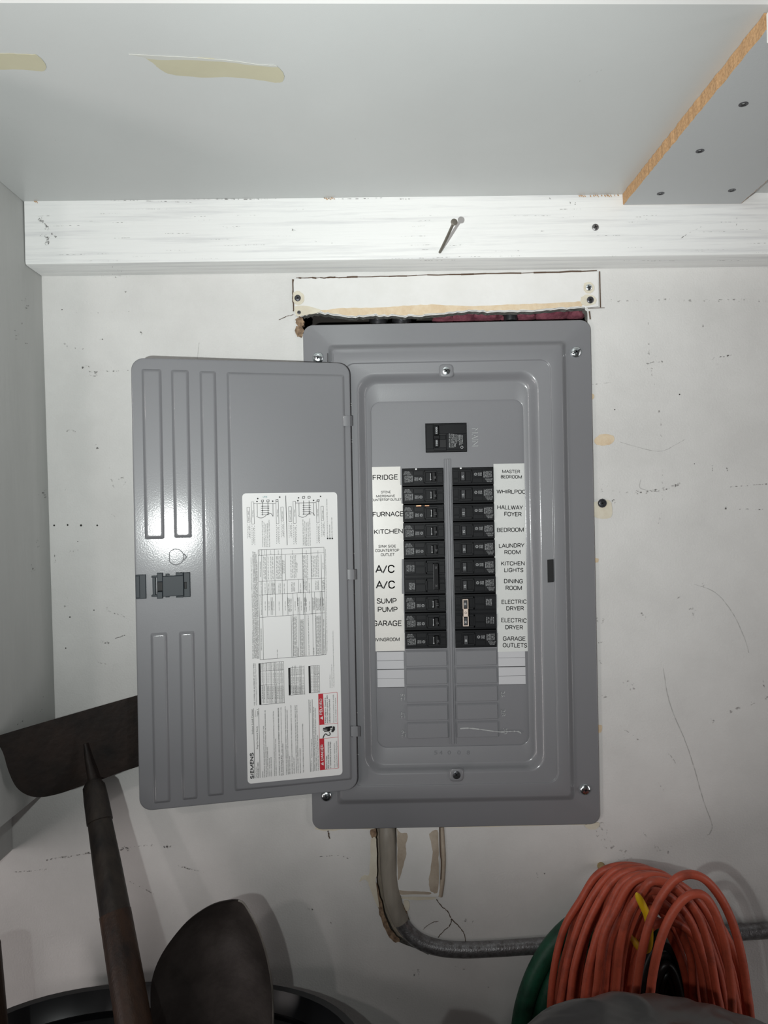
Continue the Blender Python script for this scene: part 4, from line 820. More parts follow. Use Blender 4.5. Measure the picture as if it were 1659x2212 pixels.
# small tables with black headers
def quadp(mb_, pf, pts, mi=0): mb_.poly([dI(*pf(*p)) for p in pts], mi)
quadp(K, p2, [(372, 915), (400, 912), (412, 1485), (385, 1485)])
quadp(K, p3, [(378, 0), (404, 0), (412, 270), (384, 272)]); L_(p2, (374, 915), (720, 885), .7); L_(p3, (412, 270), (732, 242), .7)
quadp(K, p2, [(782, 978), (812, 974), (818, 1335), (790, 1335)]); quadp(K, p3, [(788, 0), (812, 0), (816, 138), (790, 140)])
quadp(K, p2, [(1060, 952), (1088, 950), (1096, 1318), (1068, 1322)])
for xs, y_t, pf, y_b in (([430, 474, 542, 592, 612, 660, 690, 718], 905, p3, 250), ([838, 865, 885, 940, 958, 1000], 970, p3, 130)):
    for x in xs: line(K, dI, p2(x, y_t - (x - 400) * .05), pf(x + 12, y_b), .5)
for x in (1136, 1160, 1186, 1212): L_(p2, (x, 942), (x + 5, 1312), .5)
L_(p2, (1060, 952), (1212, 940), .6); L_(p2, (1068, 1322), (1218, 1308), .6); L_(p2, (782, 978), (1000, 958), .6); L_(p3, (790, 140), (1008, 120), .6); L_(p2, (400, 1022), (718, 998), .5); L_(p2, (405, 1215), (665, 1192), .5); L_(p2, (812, 1078), (955, 1066), .5); L_(p2, (1136, 1064), (1212, 1058), .5)
T3 = ['Cu 14-10 Al 12-10', '20 lb-in 35 lb-in', 'Breaker 15-30A', 'Neutral 14-6 AWG', '6-1/0 AWG 50 lb-in']
for x0 in (424, 452, 492, 512, 532, 560, 582, 606, 634, 652, 682, 708): up_(T3[int(x0) % 5], p2, x0, 1010, 912, 1.7); up_(T3[int(x0) % 4], p2, x0 + 4, 1180, 1040, 1.7); up_(T3[int(x0) % 3], p2, x0 + 8, 1400, 1215, 1.7); up_(T3[int(x0 + 1) % 5], p3, x0 + 12, 240, 20, 1.7)
for x0 in (832, 858, 880, 902, 918, 935, 955, 976, 996): up_(T3[int(x0) % 5], p2, x0, 1066, 985, 1.7); up_(T3[int(x0) % 4], p2, x0 + 6, 1320, 1100, 1.7); up_(T3[int(x0 + 1) % 5], p3, x0 + 8, 125, 5, 1.6)
for x0 in (1108, 1128, 1152, 1176, 1202): up_(T3[int(x0) % 5], p2, x0, 1055, 955, 1.7); up_(T3[int(x0) % 4], p2, x0 + 4, 1300, 1080, 1.7)
# wiring diagrams
def box4(pf, x0, y0, x1, y1, w_=.6, sk=12):
    a, b, c, d = (x0, y0), (x1, y0 - 3), (x1 + sk, y1 - 3), (x0 + sk, y1)
    for p, r in ((a, b), (b, c), (c, d), (d, a)): L_(pf, p, r, w_)
def dash(pf, a, b, n_=6):
    for k in range(n_):
        t0, t1 = k / n_, (k + .55) / n_; L_(pf, (a[0] + (b[0] - a[0]) * t0, a[1] + (b[1] - a[1]) * t0), (a[0] + (b[0] - a[0]) * t1, a[1] + (b[1] - a[1]) * t1), .6)
for o_ in (0, 575):
    dy = -10 if o_ else 0
    box4(p1, 212 + o_, 295 + dy, 250 + o_, 500 + dy, .6, 6); box4(p1, 272 + o_, 220 + dy, 308 + o_, 525 + dy, .6, 8); box4(p1, 612 + o_ - (20 if o_ else 0), 215 + dy, 645 + o_ - (20 if o_ else 0), 520 + dy, .6, 8); box4(p1, 680 + o_ - (22 if o_ else 0), 290 + dy, 712 + o_ - (22 if o_ else 0), 485 + dy, .6, 6)
    o2 = o_ - (20 if o_ else 0)
    up_('EQPT GND', p1, 242 + o_, 480 + dy, 340 + dy, 2.2); up_('NEUTRAL', p1, 302 + o_, 430 + dy, 330 + dy, 2.2); up_('NEUTRAL', p1, 642 + o2, 425 + dy, 320 + dy, 2.2); up_('EQPT GND', p1, 708 + o2, 455 + dy, 345 + dy, 2.2)
    for x, y0, y1 in ((218, 520, 730), (282, 545, 825), (620, 535, 810), (686, 500, 715)):
        x += o_ if x < 500 else o2; y0 += dy; y1 += dy
        dash(p1, (x, y0), (x + 4, y1), 9); dash(p1, (x + 36, y0), (x + 40, y1), 9)
        up_('EQPT GND' if y1 - y0 < 220 else 'CONNECTION IF USED', p1, x + 32, y1 - 30, y0 + 25, 2.1)
    L_(p1, (305 + o_, 243 + dy), (608 + o2, 238 + dy), .8)
    for x in (355, 572):
        x += o_ - (15 if o_ and x > 500 else 0); L_(p1, (x, 243 + dy), (x + 2, 415 + dy), .8)
    pts = catmull([(345 + o_, 418 + dy, 0), (400 + o_, 440 + dy, 0), (450 + o_, 425 + dy, 0), (500 + o_, 385 + dy, 0), (550 + o_ - 5, 380 + dy, 0), (588 + o_ - 15, 418 + dy, 0)], 5)
    for a, b_ in zip(pts, pts[1:]): L_(p1, (a.x, a.y), (b_.x, b_.y), .9)
    for x in (427, 503):
        x += o_ - (8 if o_ else 0); L_(p1, (x, 150 + dy + 60), (x + 2, 400 + dy), 1.0)
    for k, y in enumerate((278, 306, 336, 366, 396)):
        L_(p1, ((405 if k % 2 == 0 else 405) + o_, y + dy), (530 + o_ - 8, y - 2 + dy), .8); x = (428 if k % 2 == 0 else 505) + o_ - (8 if o_ else 0)
        c0 = dI(*p1(x, y + dy)); K.lathe(c0, dn, [(0, .0007), (.0001, .0007)], 8)
    for x, y in ((427, 208), (503, 206), (628, 200)): box4(p1, x - 15 + (o_ - 8 if o_ else 0), y - 14 - (50 if o_ and x < 600 else 0), x + 15 + (o_ - 8 if o_ else 0), y + 14 - (50 if o_ and x < 600 else 0), 1.0, 0)
    for x, y in ((352, 212), (362, 172), (568, 208), (665, 152)):
        x += o_ - (12 if o_ else 0); K.lathe(dI(*p1(x, y + dy)), dn, [(0, .0009), (.0001, .0009)], 10)
    for k, (x, y0, t) in enumerate(((438, 480, 'THE INSTALLED NEUTRALS LIMIT THE'), (462, 500, 'PANELBOARD TO 30 CIRCUITS THAT'), (484, 520, 'REQUIRE NEUTRAL CONNECTIONS.'), (508, 505, 'IF UP TO 60 CIRCUITS ARE NEEDED,'), (532, 460, 'INSTALL NEUTRAL KIT PER SCHEMATIC.'))):
        up_(t, p1, x + o_ - (15 if o_ else 0), 840 + dy * 2, y0 + dy * 2, 2.1)
up_('LINE', G and p1, 462, 0, 0, 1) if False else None
text(G, 'LINE', dI, p1(434, 158), p1(494, 156), 3.0, dn)
L_(p1, (748, 132), (768, 815), 1.1)
for x, y0, t in ((1330, 175, 'NEUTRAL BUS FOR PLUG-ON NEUTRAL CIRCUIT BREAKERS'), (1362, 530, 'BOND WHEN REQUIRED'), (1393, 430, 'BACK-FED MAIN WHEN USED')):
    up_(t, p1, x, 705, y0, 2.0); K.lathe(dI(*p1(x - 4, 722)), dn, [(0, .0010), (.0001, .0010)], 10)
K.build('lettering', 'ink', label); G.build('line_mark', 'teal', label)
# danger block
R_ = MB(); Wt = MB(); Kb = MB()
def fl3(mb_, pts, lf=.0007, mi=0): mb_.poly([DP(*p3(*p), RH + lf) for p in pts], mi)
fl3(R_, [(1198, 124), (1262, 118), (1280, 541), (1213, 547)]); fl3(R_, [(1213, 741), (1276, 736), (1290, 1165), (1222, 1171)])
for a, b_ in (((1198, 124), (1456, 98)), ((1456, 98), (1479, 1142)), ((1479, 1142), (1222, 1171)), ((1222, 1171), (1198, 124)), ((1213, 547), (1464, 524)), ((1213, 741), (1468, 716))): line(R_, dI, p3(*a), p3(*b_), .7)
def upw(body, x, y1, y0, cap, mb_, bold=.02, res=2): text(mb_, body, lambda u, v: DP(u, v, RH + .0009), p3(x, y1), p3(x - .02 * (y1 - y0), y0), cap, dn, bold=bold, res=res)
for wd, x, y1, y0 in (('DANGER', 1270, 1035, 820), ('PELIGRO', 1253, 405, 188)): strokes(Wt, wd, lambda u, v: DP(u, v, RH + .0009), p3(x, y1), p3(x - .02 * (y1 - y0), y0), 6.0, dn, .19)
def tri(cx, cy):
    Wt.poly([DP(*p3(*p), RH + .0009) for p in ((cx + 20, cy + 24), (cx + 17, cy - 24), (cx - 20, cy + 2))])
    R_.poly([DP(*p3(*p), RH + .0011) for p in ((cx + 8, cy + 3), (cx + 8, cy - 3), (cx - 10, cy - 2), (cx - 10, cy + 4))])
tri(1250, 1082); tri(1240, 452)
for x, y1, y0, t, bd, cp in ((1320, 1155, 970, 'Hazardous Voltage.', .025, 2.9), (1347, 1150, 780, 'Will cause death, serious injury', .025, 2.9), (1374, 1147, 775, 'or substantial property damage.', .025, 2.9), (1430, 1140, 800, 'Turn off power supplying the', 0, 2.6), (1462, 1136, 765, 'equipment before working inside.', 0, 2.6),
                             (1305, 525, 175, 'Voltaje peligroso. Causará la', .025, 2.9), (1332, 522, 135, 'muerte, lesiones graves o daño', .025, 2.9), (1362, 518, 190, 'substancial a la propiedad.', .025, 2.9), (1416, 514, 130, 'Desconecte el suministro de energía', 0, 2.5), (1446, 510, 170, 'antes de trabajar en su interior.', 0, 2.5)): upw(t, x, y1, y0, cp, Kb, bd, 1)
# shocked hand, drawn pointing left in the picture
hp = [[(1388, 650), (1398, 566), (1425, 572), (1426, 618), (1400, 650)], [(1290, 575), (1385, 565), (1392, 590), (1300, 590)], [(1262, 590), (1300, 586), (1350, 592), (1350, 606), (1262, 604)], [(1258, 612), (1350, 606), (1355, 622), (1262, 626)], [(1272, 634), (1350, 622), (1360, 636), (1280, 646)], [(1340, 570), (1388, 566), (1360, 600), (1372, 604), (1345, 640), (1318, 640), (1325, 590)], [(1388, 590), (1392, 640), (1372, 650), (1382, 620), (1374, 618)]]
for p in hp: fl3(Kb, p, .0008)
wp = catmull([(1262, 732, 0), (1278, 690, 0), (1300, 672, 0), (1325, 690, 0), (1352, 690, 0), (1362, 668, 0), (1345, 652, 0)], 5)
for a, b_ in zip(wp, wp[1:]): line(Kb, lambda u, v: DP(u, v, RH + .0008), p3(a.x, a.y), p3(b_.x, b_.y), 2.0)
R_.build('danger_block', 'red', label); Wt.build('danger_lettering', 'label', label, kind='stuff'); Kb.build('danger_text', 'ink', label)

# ------------------------------------------------------------------ BREAKERS (each one lifts out)
PX = (D - .002) / F                       # metres per plumb pixel at the breaker faces
def bbox(mb_, x0, x1, z0, z1, y0, y1, mi=0, b=.0004):   # local pixels, z down; y metres (front negative)
    mb_.box(x0 * PX, x1 * PX, y0, y1, -z1 * PX, -z0 * PX, mi, b)
def ltext(mb_, body, x0, z0, x1, z1, cap, y, mi=0, bold=0, res=1):
    text(mb_, body, lambda a, b: Vector((a * PX, y, -b * PX)), (x0, z0), (x1, z1), cap, NF, mi, bold=bold, res=res)
HB = PIT - 2.2
def housing(double=False):
    q = MB(); w2, h2 = 44.6, HB / 2
    bbox(q, -w2, w2, -h2, h2, .012, -.0010)
    bbox(q, -w2 + 1, w2 - 1, -h2 + 3, h2 - 3, 0, -.0022)
    for a in ((21, 43.4, -13.6, 14), (-1.5, 20, -13, 2)): bbox(q, a[0], a[1], a[2], a[3], -.001, -.0030)
    bbox(q, -1, 20.5, 4, 14, -.001, -.0026)
    x0, x1, z0, z1 = -29, -2.2, -14, 14.5                      # toggle frame around a recess
    bbox(q, x0, x1, z0, z0 + 4.5, -.001, -.0038); bbox(q, x0, x1, z1 - 5, z1, -.001, -.0038); bbox(q, x0, -28, z0, z1, -.001, -.0038, 0, .0002); bbox(q, -5.5, x1, z0, z1, -.001, -.0038)
    bbox(q, -43, -31, -12, 4, -.001, -.0028); bbox(q, -43, -31, 6, 13, -.001, -.0026)
    return q
def print_mb():
    q = MB()
    for k in range(7): ltext(q, ['SIEMENS', 'Type QP', 'SWD HACR', '120/240V', '10 kA IC', '60/75 C', 'Cu/Al 14-8'][k], 24.5 + k * 2.55, 3.5 - (k > 4) * .5, 24.5 + k * 2.55, -9.5 - (k > 1), 2.0 if k else 2.3, -.0032)
    for k, t in enumerate(('ISSUE NO. 7042', 'FOR USE IN LISTED PANELS', 'TORQUE 25 lb-in', 'TRIP FREE')): ltext(q, t, 25.5 + k * 1.2, 7.0 + k * 2.1, 42 - k * .8, 6.8 + k * 2.1, 1.4, -.0032)
    # certification mark: ring with strokes
    rg = [Vector(((5.2 + 2.7 * math.cos(a / 10 * 6.2832)) * PX, -.0031, -(-4 + 2.7 * math.sin(a / 10 * 6.2832)) * PX)) for a in range(11)]
    q.tube(rg, .00028, 4); ltext(q, 'UL', 6.4, -2.6, 6.4, -5.4, 2.4, -.0032)
    for k, t in enumerate(('LISTED', 'CIRCUIT', 'BREAKER', 'E10848')): ltext(q, t, 12 + k * 2.2, -.5, 12 + k * 2.2, -7.5, 1.8, -.0032)
    return q
def pivot(x, z): return None
bh = thing('circuit_breaker', (0, 0, 0), 'x', 'circuit breaker')
h_ = housing().build('housing', 'black', bh)
q = MB(); bbox(q, -28, -12, -9.2, 9.2, .0005, -.0011, 0, 0); bbox(q, -15, -6, -9.2, 9.2, 0, -.0012, 0, 0); q.build('recess', 'black2', bh)
q = MB()
pr = [(-27.2, -.0012), (-26.4, -.0088), (-24.6, -.0094), (-19.6, -.0090), (-19.0, -.0072), (-17.2, -.0012)]
q.loft([[Vector((x * PX, y, -z * PX)) for x, y in pr] for z in (-9, 9)]); q.add([Vector((x * PX, y, 9 * PX)) for x, y in pr], [tuple(range(6))]); q.add([Vector((x * PX, y, -9 * PX)) for x, y in pr], [tuple(range(6))])
tg_me = q.build('toggle', 'toggle', bh)
print_mb().build('printed_marks', 'inkw', bh)
def number(t, parent, y=-.0098, x=-21.2, z=4, m='inkw', cap=4.2):
    q = MB(); text(q, t, lambda a, b: Vector((a * PX, y, -b * PX)), (x, z + len(t) * 1.5 - 2), (x, z - len(t) * 1.5 - 1), cap, NF, bold=.02)
    me = q.build('rating_number', m); me.parent = parent; return me
def copy_breaker(src):
    r = src.copy(); COL.objects.link(r)
    for ch in src.children:
        c = ch.copy(); COL.objects.link(c); c.parent = r
        for g_ in ch.children: d = g_.copy(); COL.objects.link(d); d.parent = c
    return r
def spot(side, k, span=1):
    L, R1_ = (CL, CR)[side]; return Wr((L + R1_) / 2, ZT + PIT * (k + span / 2.0), -.0005)
singles = [(0, 0, '20', 'black 20 amp breaker beside the FRIDGE sticker, top of left column'), (0, 1, '20', 'black 20 amp breaker beside the STOVE MICROWAVE sticker'), (0, 2, '15', 'black 15 amp breaker beside the FURNACE sticker'), (0, 3, '20', 'black 20 amp breaker in left column beside the KITCHEN sticker'), (0, 4, '20', 'black 20 amp breaker beside the SINK SIDE COUNTERTOP sticker'),
 (0, 7, '15', 'black 15 amp breaker beside the SUMP PUMP sticker'), (0, 8, '15', 'black 15 amp breaker in left column beside the GARAGE sticker'), (0, 9, '15', 'black 15 amp breaker beside the LIVINGROOM sticker, bottom of left column'),
 (1, 0, '15', 'black 15 amp breaker beside the MASTER BEDROOM sticker, top of right column'), (1, 1, '15', 'black 15 amp breaker beside the WHIRLPOOL sticker'), (1, 2, '15', 'black 15 amp breaker beside the HALLWAY FOYER sticker'), (1, 3, '15', 'black 15 amp breaker in right column beside the plain BEDROOM sticker'), (1, 4, '20', 'black 20 amp breaker beside the LAUNDRY ROOM sticker'), (1, 5, '15', 'black 15 amp breaker beside the KITCHEN LIGHTS sticker'), (1, 6, '15', 'black 15 amp breaker beside the DINING ROOM sticker'),
 (1, 9, '20', 'black 20 amp breaker beside the GARAGE OUTLETS sticker, bottom of right column')]
GRP = 'single-pole breakers in the two columns of the panel'
srcs = {0: bh}
# the left column is turned round: darker toggles with a pale pin
made = []
for i, (sd, k, amp, lb) in enumerate(singles):
    r = bh if i == 0 else copy_breaker(bh); made.append((r, sd, k, amp, lb))
for r, sd, k, amp, lb in made:
    r.location = spot(sd, k); r['label'] = lb; r['category'] = 'circuit breaker'; r['group'] = GRP
for r, sd, k, amp, lb in made:
    if sd == 0:
        r.rotation_euler = (0, math.pi, 0)
        t = [c for c in r.children if c.name.startswith('toggle')][0]
        t.data = t.data.copy(); t.data.materials[0] = M['toggleb']
        q = MB(); q.box(-16.5 * PX, -15.6 * PX, -.0088, -.0080, -5 * PX, 5 * PX); q.lathe((-16 * PX, -.0088, 6 * PX), NF, [(0, 1.6 * PX), (.0008, .5 * PX)], 8); q.lathe((-16 * PX, -.0088, -6 * PX), NF, [(0, 1.2 * PX), (.0005, .4 * PX)], 8)
        o = q.build('toggle_pin', 'inkw'); o.parent = r
    number(amp, r, x=-21.2 if sd == 1 else -22.5, z=3 if sd == 1 else 0, m='inkw' if sd else 'inkg', cap=5.0)
def two_pole(side, k, label, amp, tie):
    r = thing('two_pole_breaker', spot(side, k, 2), label, 'circuit breaker'); r.rotation_euler = (0, math.pi if side == 0 else 0, 0)
    hm = MB(); rm = MB(); tm = []; pm = MB(); 
    for s0 in (-1, 1):
        z = s0 * PIT / 2; h = housing()
        off = Vector((0, 0, -z * PX)); hm.add([p + off for p in h.v], h.f)
        bbox(rm, -28, -6, z - 9.2, z + 9.2, .0005, -.0011, 0, 0)
        q = MB(); q.loft([[Vector((x * PX, y, -(z + zz) * PX)) for x, y in pr] for zz in (-9, 9)]); q.add([Vector((x * PX, y, -(z - 9) * PX)) for x, y in pr], [tuple(range(6))]); q.add([Vector((x * PX, y, -(z + 9) * PX)) for x, y in pr], [tuple(range(6))])
        tm.append(q)
        for kk, t in enumerate(('SIEMENS', 'Type QP', '120/240V~', 'E10848', 'HACR')): ltext(pm, t, 24.5 + kk * (2.6 if s0 < 0 else 3.6), z + 6, 24.5 + kk * (2.6 if s0 < 0 else 3.6), z - 8, 2.1, -.0032)
    bbox(hm, -44.4, 44.4, -3, 3, .01, -.0012)
    for q, n_ in ((hm, 'housing'), (rm, 'recess')): o = q.build(n_, 'black' if n_ == 'housing' else 'black2'); o.parent = r
    for q in tm: o = q.build('toggle', 'toggleb' if not tie else 'toggle'); o.parent = r
    o = pm.build('printed_marks', 'inkw'); o.parent = r
    q = MB()
    if tie:
        for x0, x1, z0, z1 in ((-29, -27.4, -28, 28), (-18.6, -17, -28, 28), (-29, -17, -29, -27), (-29, -17, 27, 29), (-29, -17, -8.5, 8.5)): bbox(q, x0, x1, z0, z1, -.0065, -.0104, 0, .0002)
        o = q.build('handle_tie', 'tie'); o.parent = r
        q = MB(); rg = [Vector(((-23 + 2.2 * math.cos(a / 10 * 6.2832)) * PX, -.0105, (2.2 * math.sin(a / 10 * 6.2832)) * PX)) for a in range(11)]; q.tube(rg, .0002, 4); o = q.build('tie_mark', 'inkg'); o.parent = r
    else:
        bbox(q, -28.5, -18, -28, 28, -.0060, -.0100, 0, .0006); o = q.build('handle_tie', 'toggleb'); o.parent = r
        q = MB(); bbox(q, -18.6, -17.6, -27, 27, -.0070, -.0103, 0, 0); o = q.build('tie_edge', 'inkg'); o.parent = r
    for s0 in (-1, 1): number(amp, r, y=-.0106, x=-21.4, z=s0 * PIT / 2 + 2, m='inkw' if tie else 'inkg', cap=4.6)
    return r
two_pole(0, 5, 'black two-pole breaker beside the two A/C stickers', '25', False)
two_pole(1, 7, 'black two-pole 30 amp breaker with pale handle tie beside ELECTRIC DRYER stickers', '30', True)
# main breaker
mc = Wr((mainr[0] + mainr[2]) / 2, (mainr[1] + mainr[3]) / 2, -.0005)
mn = thing('main_breaker', mc, 'black 100 amp two-pole main breaker alone at top, beside stamped MAIN', 'circuit breaker')
q = MB(); bbox(q, -44, 44, -30.5, 30.5, .012, -.001); bbox(q, -43, -28, -28, 24, -.001, -.0028); bbox(q, -16, 43, -28, -8, -.001, -.003); bbox(q, 0, 43, -8, 26, -.001, -.0034); bbox(q, -27, 0, 22, 28, -.001, -.003); bbox(q, -27, -2, -30, -26, -.001, -.003); bbox(q, -16, -1, -5, 4, -.001, -.0026)
o = q.build('housing', 'black'); o.parent = mn
q = MB(); bbox(q, -16, -1, -24, -6, -.0008, -.0014, 0, 0); bbox(q, -16, -1, 5, 21, -.0008, -.0014, 0, 0); o = q.build('recess', 'black2'); o.parent = mn
for z0, z1 in ((-24, -5), (4, 21)):
    q = MB(); bbox(q, -26.5, -17, z0, z1, -.0005, -.0085, 0, .0007); o = q.build('toggle', 'toggleb'); o.parent = mn
    q = MB(); bbox(q, -24.5, -19, z0 + 1.5, z1 - 1.5, -.0084, -.0088, 0, .0001); o = q.build('toggle_tag', 'toggle'); o.parent = mn
    q = MB(); ltext(q, '100', -20.2, z1 - 3, -20.2, z0 + 3, 3.4, -.0090, bold=.02, res=2); o = q.build('rating_number', 'inkw'); o.parent = mn
q = MB(); bbox(q, -28, -15, -4.5, 3.5, -.0005, -.0070, 0, .0006); o = q.build('toggle_bridge', 'toggleb'); o.parent = mn
q = MB()
for k, (t, z1) in enumerate((('SIEMENS TYPE Q2100H', 22), ('Interrupting Rating', 22), ('22,000 AMPS RMS SYM', 22), ('Type QPH 120/240V', 22), ('WIRE Cu/Al 4-1/0', 21), ('TORQUE 50 lb-in', 14), ('LOAD', 8), ('CIRCUIT BREAKER', 18), ('ISSUE NO. LM-7208', 16), ('E10848 LISTED', 14))): ltext(q, t, 7.5 + k * 3.1, z1, 7.5 + k * 3.1, -8 + k * .4, 2.3, -.0036)
rg = [Vector(((33 + 2.6 * math.cos(a / 10 * 6.2832)) * PX, -.0036, -(22 + 2.6 * math.sin(a / 10 * 6.2832)) * PX)) for a in range(11)]; q.tube(rg, .0003, 4)
o = q.build('printed_marks', 'inkw'); o.parent = mn
# copper glints and pins in the openings
q = MB()
for u0, u1 in ((899, 910), (918, 927)): q.prism([W(u0, 1092, -.0018), W(u1, 1091.6, -.0018), W(u1, 1093.8, -.0018), W(u0, 1094.4, -.0018)], (0, .001, 0))
q.build('copper_bus', 'copper', pan, kind='stuff')
q = MB()
for u, v in ((898.5, 1013.5), (995, 1011.5)): q.box(W(u - 2, v, 0).x, W(u + 2, v, 0).x, -.0022, .004, W(u, v + 1.8, 0).z, W(u, v - 1.4, 0).z, 0, .0003)
q.build('opening_tab', 'label', pan, kind='stuff')

# ------------------------------------------------------------------ CONDUIT
cd = thing('conduit', W(860, 2000, 0), 'galvanised steel conduit dropping from the panel and bending right along the wall', 'pipe')
pa = catmull([W(835, 1770, .020), W(836, 1792, .009), W(838, 1830, .005), W(841, 1890, .003), W(847, 1935, .001), W(858, 1972, -.002), W(878, 2008, -.004), W(908, 2034, -.007), W(950, 2048, -.009), W(1000, 2052, -.0098), W(1060, 2050, -.010), W(1140, 2045, -.010), W(1400, 2027, -.010), W(1720, 2006, -.010)], 8)
cut = 44
MB().tube(pa[cut:], .0093, 18).build('bare_tube', 'emt', cd, 60)
rr = [.0108 + .0008 * noise.noise(p * 60) for p in pa[:cut + 1]]
MB().tube(pa[:cut + 1], rr, 18).build('painted_tube', 'emtp', cd, 60)
q = MB(); q.box(W(1600, 0, 0).x - .004, W(1600, 0, 0).x + .004, 0, -.003, W(0, 2005, 0).z - .01, W(0, 2005, 0).z + .012)
# ------------------------------------------------------------------ SHOVEL, SCRAPER, BIN
bn = thing('trash_bin', (-.26, -.17, FLOOR), 'black plastic bin against the wall, tools standing in it', 'bin')
bc = Vector((-.262, -.205)); RX, RY = .232, .172; zr_ = -.570
def bring(k, z, nseg=64, lean=0): return [Vector((bc.x + RX * k * math.copysign(abs(math.cos(t)) ** .75, math.cos(t)), bc.y + RY * k * math.copysign(abs(math.sin(t)) ** .75, math.sin(t)), z)) for t in [2 * math.pi * j / nseg for j in range(nseg)]]
q = MB(); H = zr_ - FLOOR
prof = [(.70, FLOOR), (.72, FLOOR + .01)] + [(.72 + .24 * t, FLOOR + .01 + (H - .07) * t) for t in (.2, .4, .6, .8, 1)] + [(.985, zr_ - .055), (.985, zr_ - .02), (1.03, zr_ - .018), (1.035, zr_ - .004), (1.02, zr_), (.985, zr_ - .001), (.965, zr_ - .012)]
for i in range(5): zz = zr_ - .022 - i * .022; prof += [(.935, zz), (.965, zz - .007), (.965, zz - .012), (.930, zz - .018)]
prof += [(.9, zr_ - .2), (.70, FLOOR + .012), (.05, FLOOR + .012)]
q.loft([bring(k, z) for k, z in prof]); q.add(bring(.70, FLOOR), [tuple(range(64))]); q.add(bring(.05, FLOOR + .012), [tuple(range(64))])
q.build('bin_body', 'bin', bn, 45)
# wide scraper
sp = thing('scraper', W(290, 2212, -.2) + Vector((.02, 0, -.6)), 'wide rusty steel scraper with rounded corners standing blade up at far left', 'garden tool')
yb0 = -.058
out = catmull([(-14, 1592, 0), (60, 1570, 0), (150, 1544, 0), (240, 1518, 0), (340, 1490, 0)], 4) + catmull([(352, 1500, 0), (358, 1560, 0), (352, 1600, 0), (336, 1636, 0), (300, 1655, 0), (260, 1668, 0), (230, 1680, 0), (214, 1686, 0)], 4) + catmull([(190, 1692, 0), (170, 1700, 0), (130, 1714, 0), (90, 1722, 0), (60, 1718, 0), (35, 1700, 0), (18, 1665, 0), (6, 1625, 0), (-10, 1600, 0)], 4)
cx_, cy_ = 170, 1610
nl = 6; q = MB(); rings = []
def bl(p, t, back):                      # slight dish across the blade
    u = cx_ + (p.x - cx_) * t; v = cy_ + (p.y - cy_) * t
    return W(u, v, -.142 + (u + 14) / 372 * .092 - ((u - cx_) / 190.0) ** 2 * .004 + (.0016 if back else 0))
for back in (0, 1):
    rg = [[bl(p, t, back) for p in out] for t in (1, .85, .65, .45, .25, .08)]
    q.loft(rg, cap=True)
q.loft([[bl(p, 1, 0) for p in out], [bl(p, 1, 1) for p in out]])
q.build('blade', 'rust', sp, 60)
hp0, hp1 = W(201, 1688, -.112), W(292, 2230, -.235); hd = (hp1 - hp0).normalized()
q = MB(); q.tube([W(184, 1606, -.104), W(190, 1640, -.107), W(196, 1665, -.110), hp0, hp0 + hd * .01], [.0020, .0036, .0046, .0054, .0060], 10); q.build('tang', 'rust', sp, 60)
q = MB(); ts = [0, .006, .02, .045, .0455, .09, .14]; rs = [.0080, .0118, .0128, .0136, .0126, .0142, .0152]
q.tube([hp0 + hd * t for t in ts], rs, 18); q.build('socket', 'socket', sp, 40)
q = MB(); hl = (hp1 - hp0).length; ts = [.138 + k * .05 for k in range(17)]; q.tube([hp0 + hd * t for t in ts], [.0156 + .0008 * math.sin(k * .8) for k in range(17)], 18); q.build('handle', 'wood', sp, 60)
# round-point shovel
sv = thing('shovel', W(470, 2300, -.16), 'dark round-point shovel standing blade up beside the scraper handle', 'garden tool')
lf = [(500, 1944), (470, 1950), (440, 1964), (405, 1990), (375, 2024), (350, 2060), (334, 2095), (326, 2130), (325, 2170), (328, 2215), (336, 2300), (350, 2380)]
rt = [(512, 1944), (526, 1950), (540, 1972), (556, 2004), (570, 2042), (580, 2082), (587, 2124), (590, 2170), (590, 2215), (586, 2300), (575, 2380)]
Lc = catmull([(*p, 0) for p in lf], 4); Rc = catmull([(*p, 0) for p in rt], 4); N_ = 40
def samp(Pth, t): x = t * (len(Pth) - 1); i = min(int(x), len(Pth) - 2); return Pth[i].lerp(Pth[i + 1], x - i)
NS, NC = 36, 20; top_, bot_ = [], []
for i in range(NS + 1):
    t = i / NS; a, b_ = samp(Lc, t), samp(Rc, t); r0, r1_ = [], []
    for j in range(NC + 1):
        s = j / NC; p = a.lerp(b_, s); bulge = math.sin(math.pi * s) ** .8 * min(1, .25 + t * 2.2) * .030; y = -.150 - .01 * t + bulge - .012 * (1 - s)
        y += .0012 * noise.noise(Vector((p.x * .02, p.y * .02, 0)))
        r0.append(W(p.x, p.y, y)); r1_.append(W(p.x, p.y, y) + Vector((0, .0018, 0)))
    top_.append(r0); bot_.append(r1_)
q = MB()
for G_ in (top_, bot_):
    q.add([p for r in G_ for p in r], [(i * (NC + 1) + j, i * (NC + 1) + j + 1, (i + 1) * (NC + 1) + j + 1, (i + 1) * (NC + 1) + j) for i in range(NS) for j in range(NC)])
bd = [r[0] for r in top_][::-1] + top_[0][1:] + [r[-1] for r in top_][1:]; bd2 = [r[0] for r in bot_][::-1] + bot_[0][1:] + [r[-1] for r in bot_][1:]
q.add(bd + bd2, [(i, i + 1, len(bd) + i + 1, len(bd) + i) for i in range(len(bd) - 1)])
q.build('blade', 'rust2', sv, 60)
q = MB(); q.tube([r[-1] + Vector((0, -.0004, 0)) for r in top_][1:], .0011, 6); q.build('rim_highlight', 'edge', sv, 60)  # highlight of the right edge, put in as a pale wire
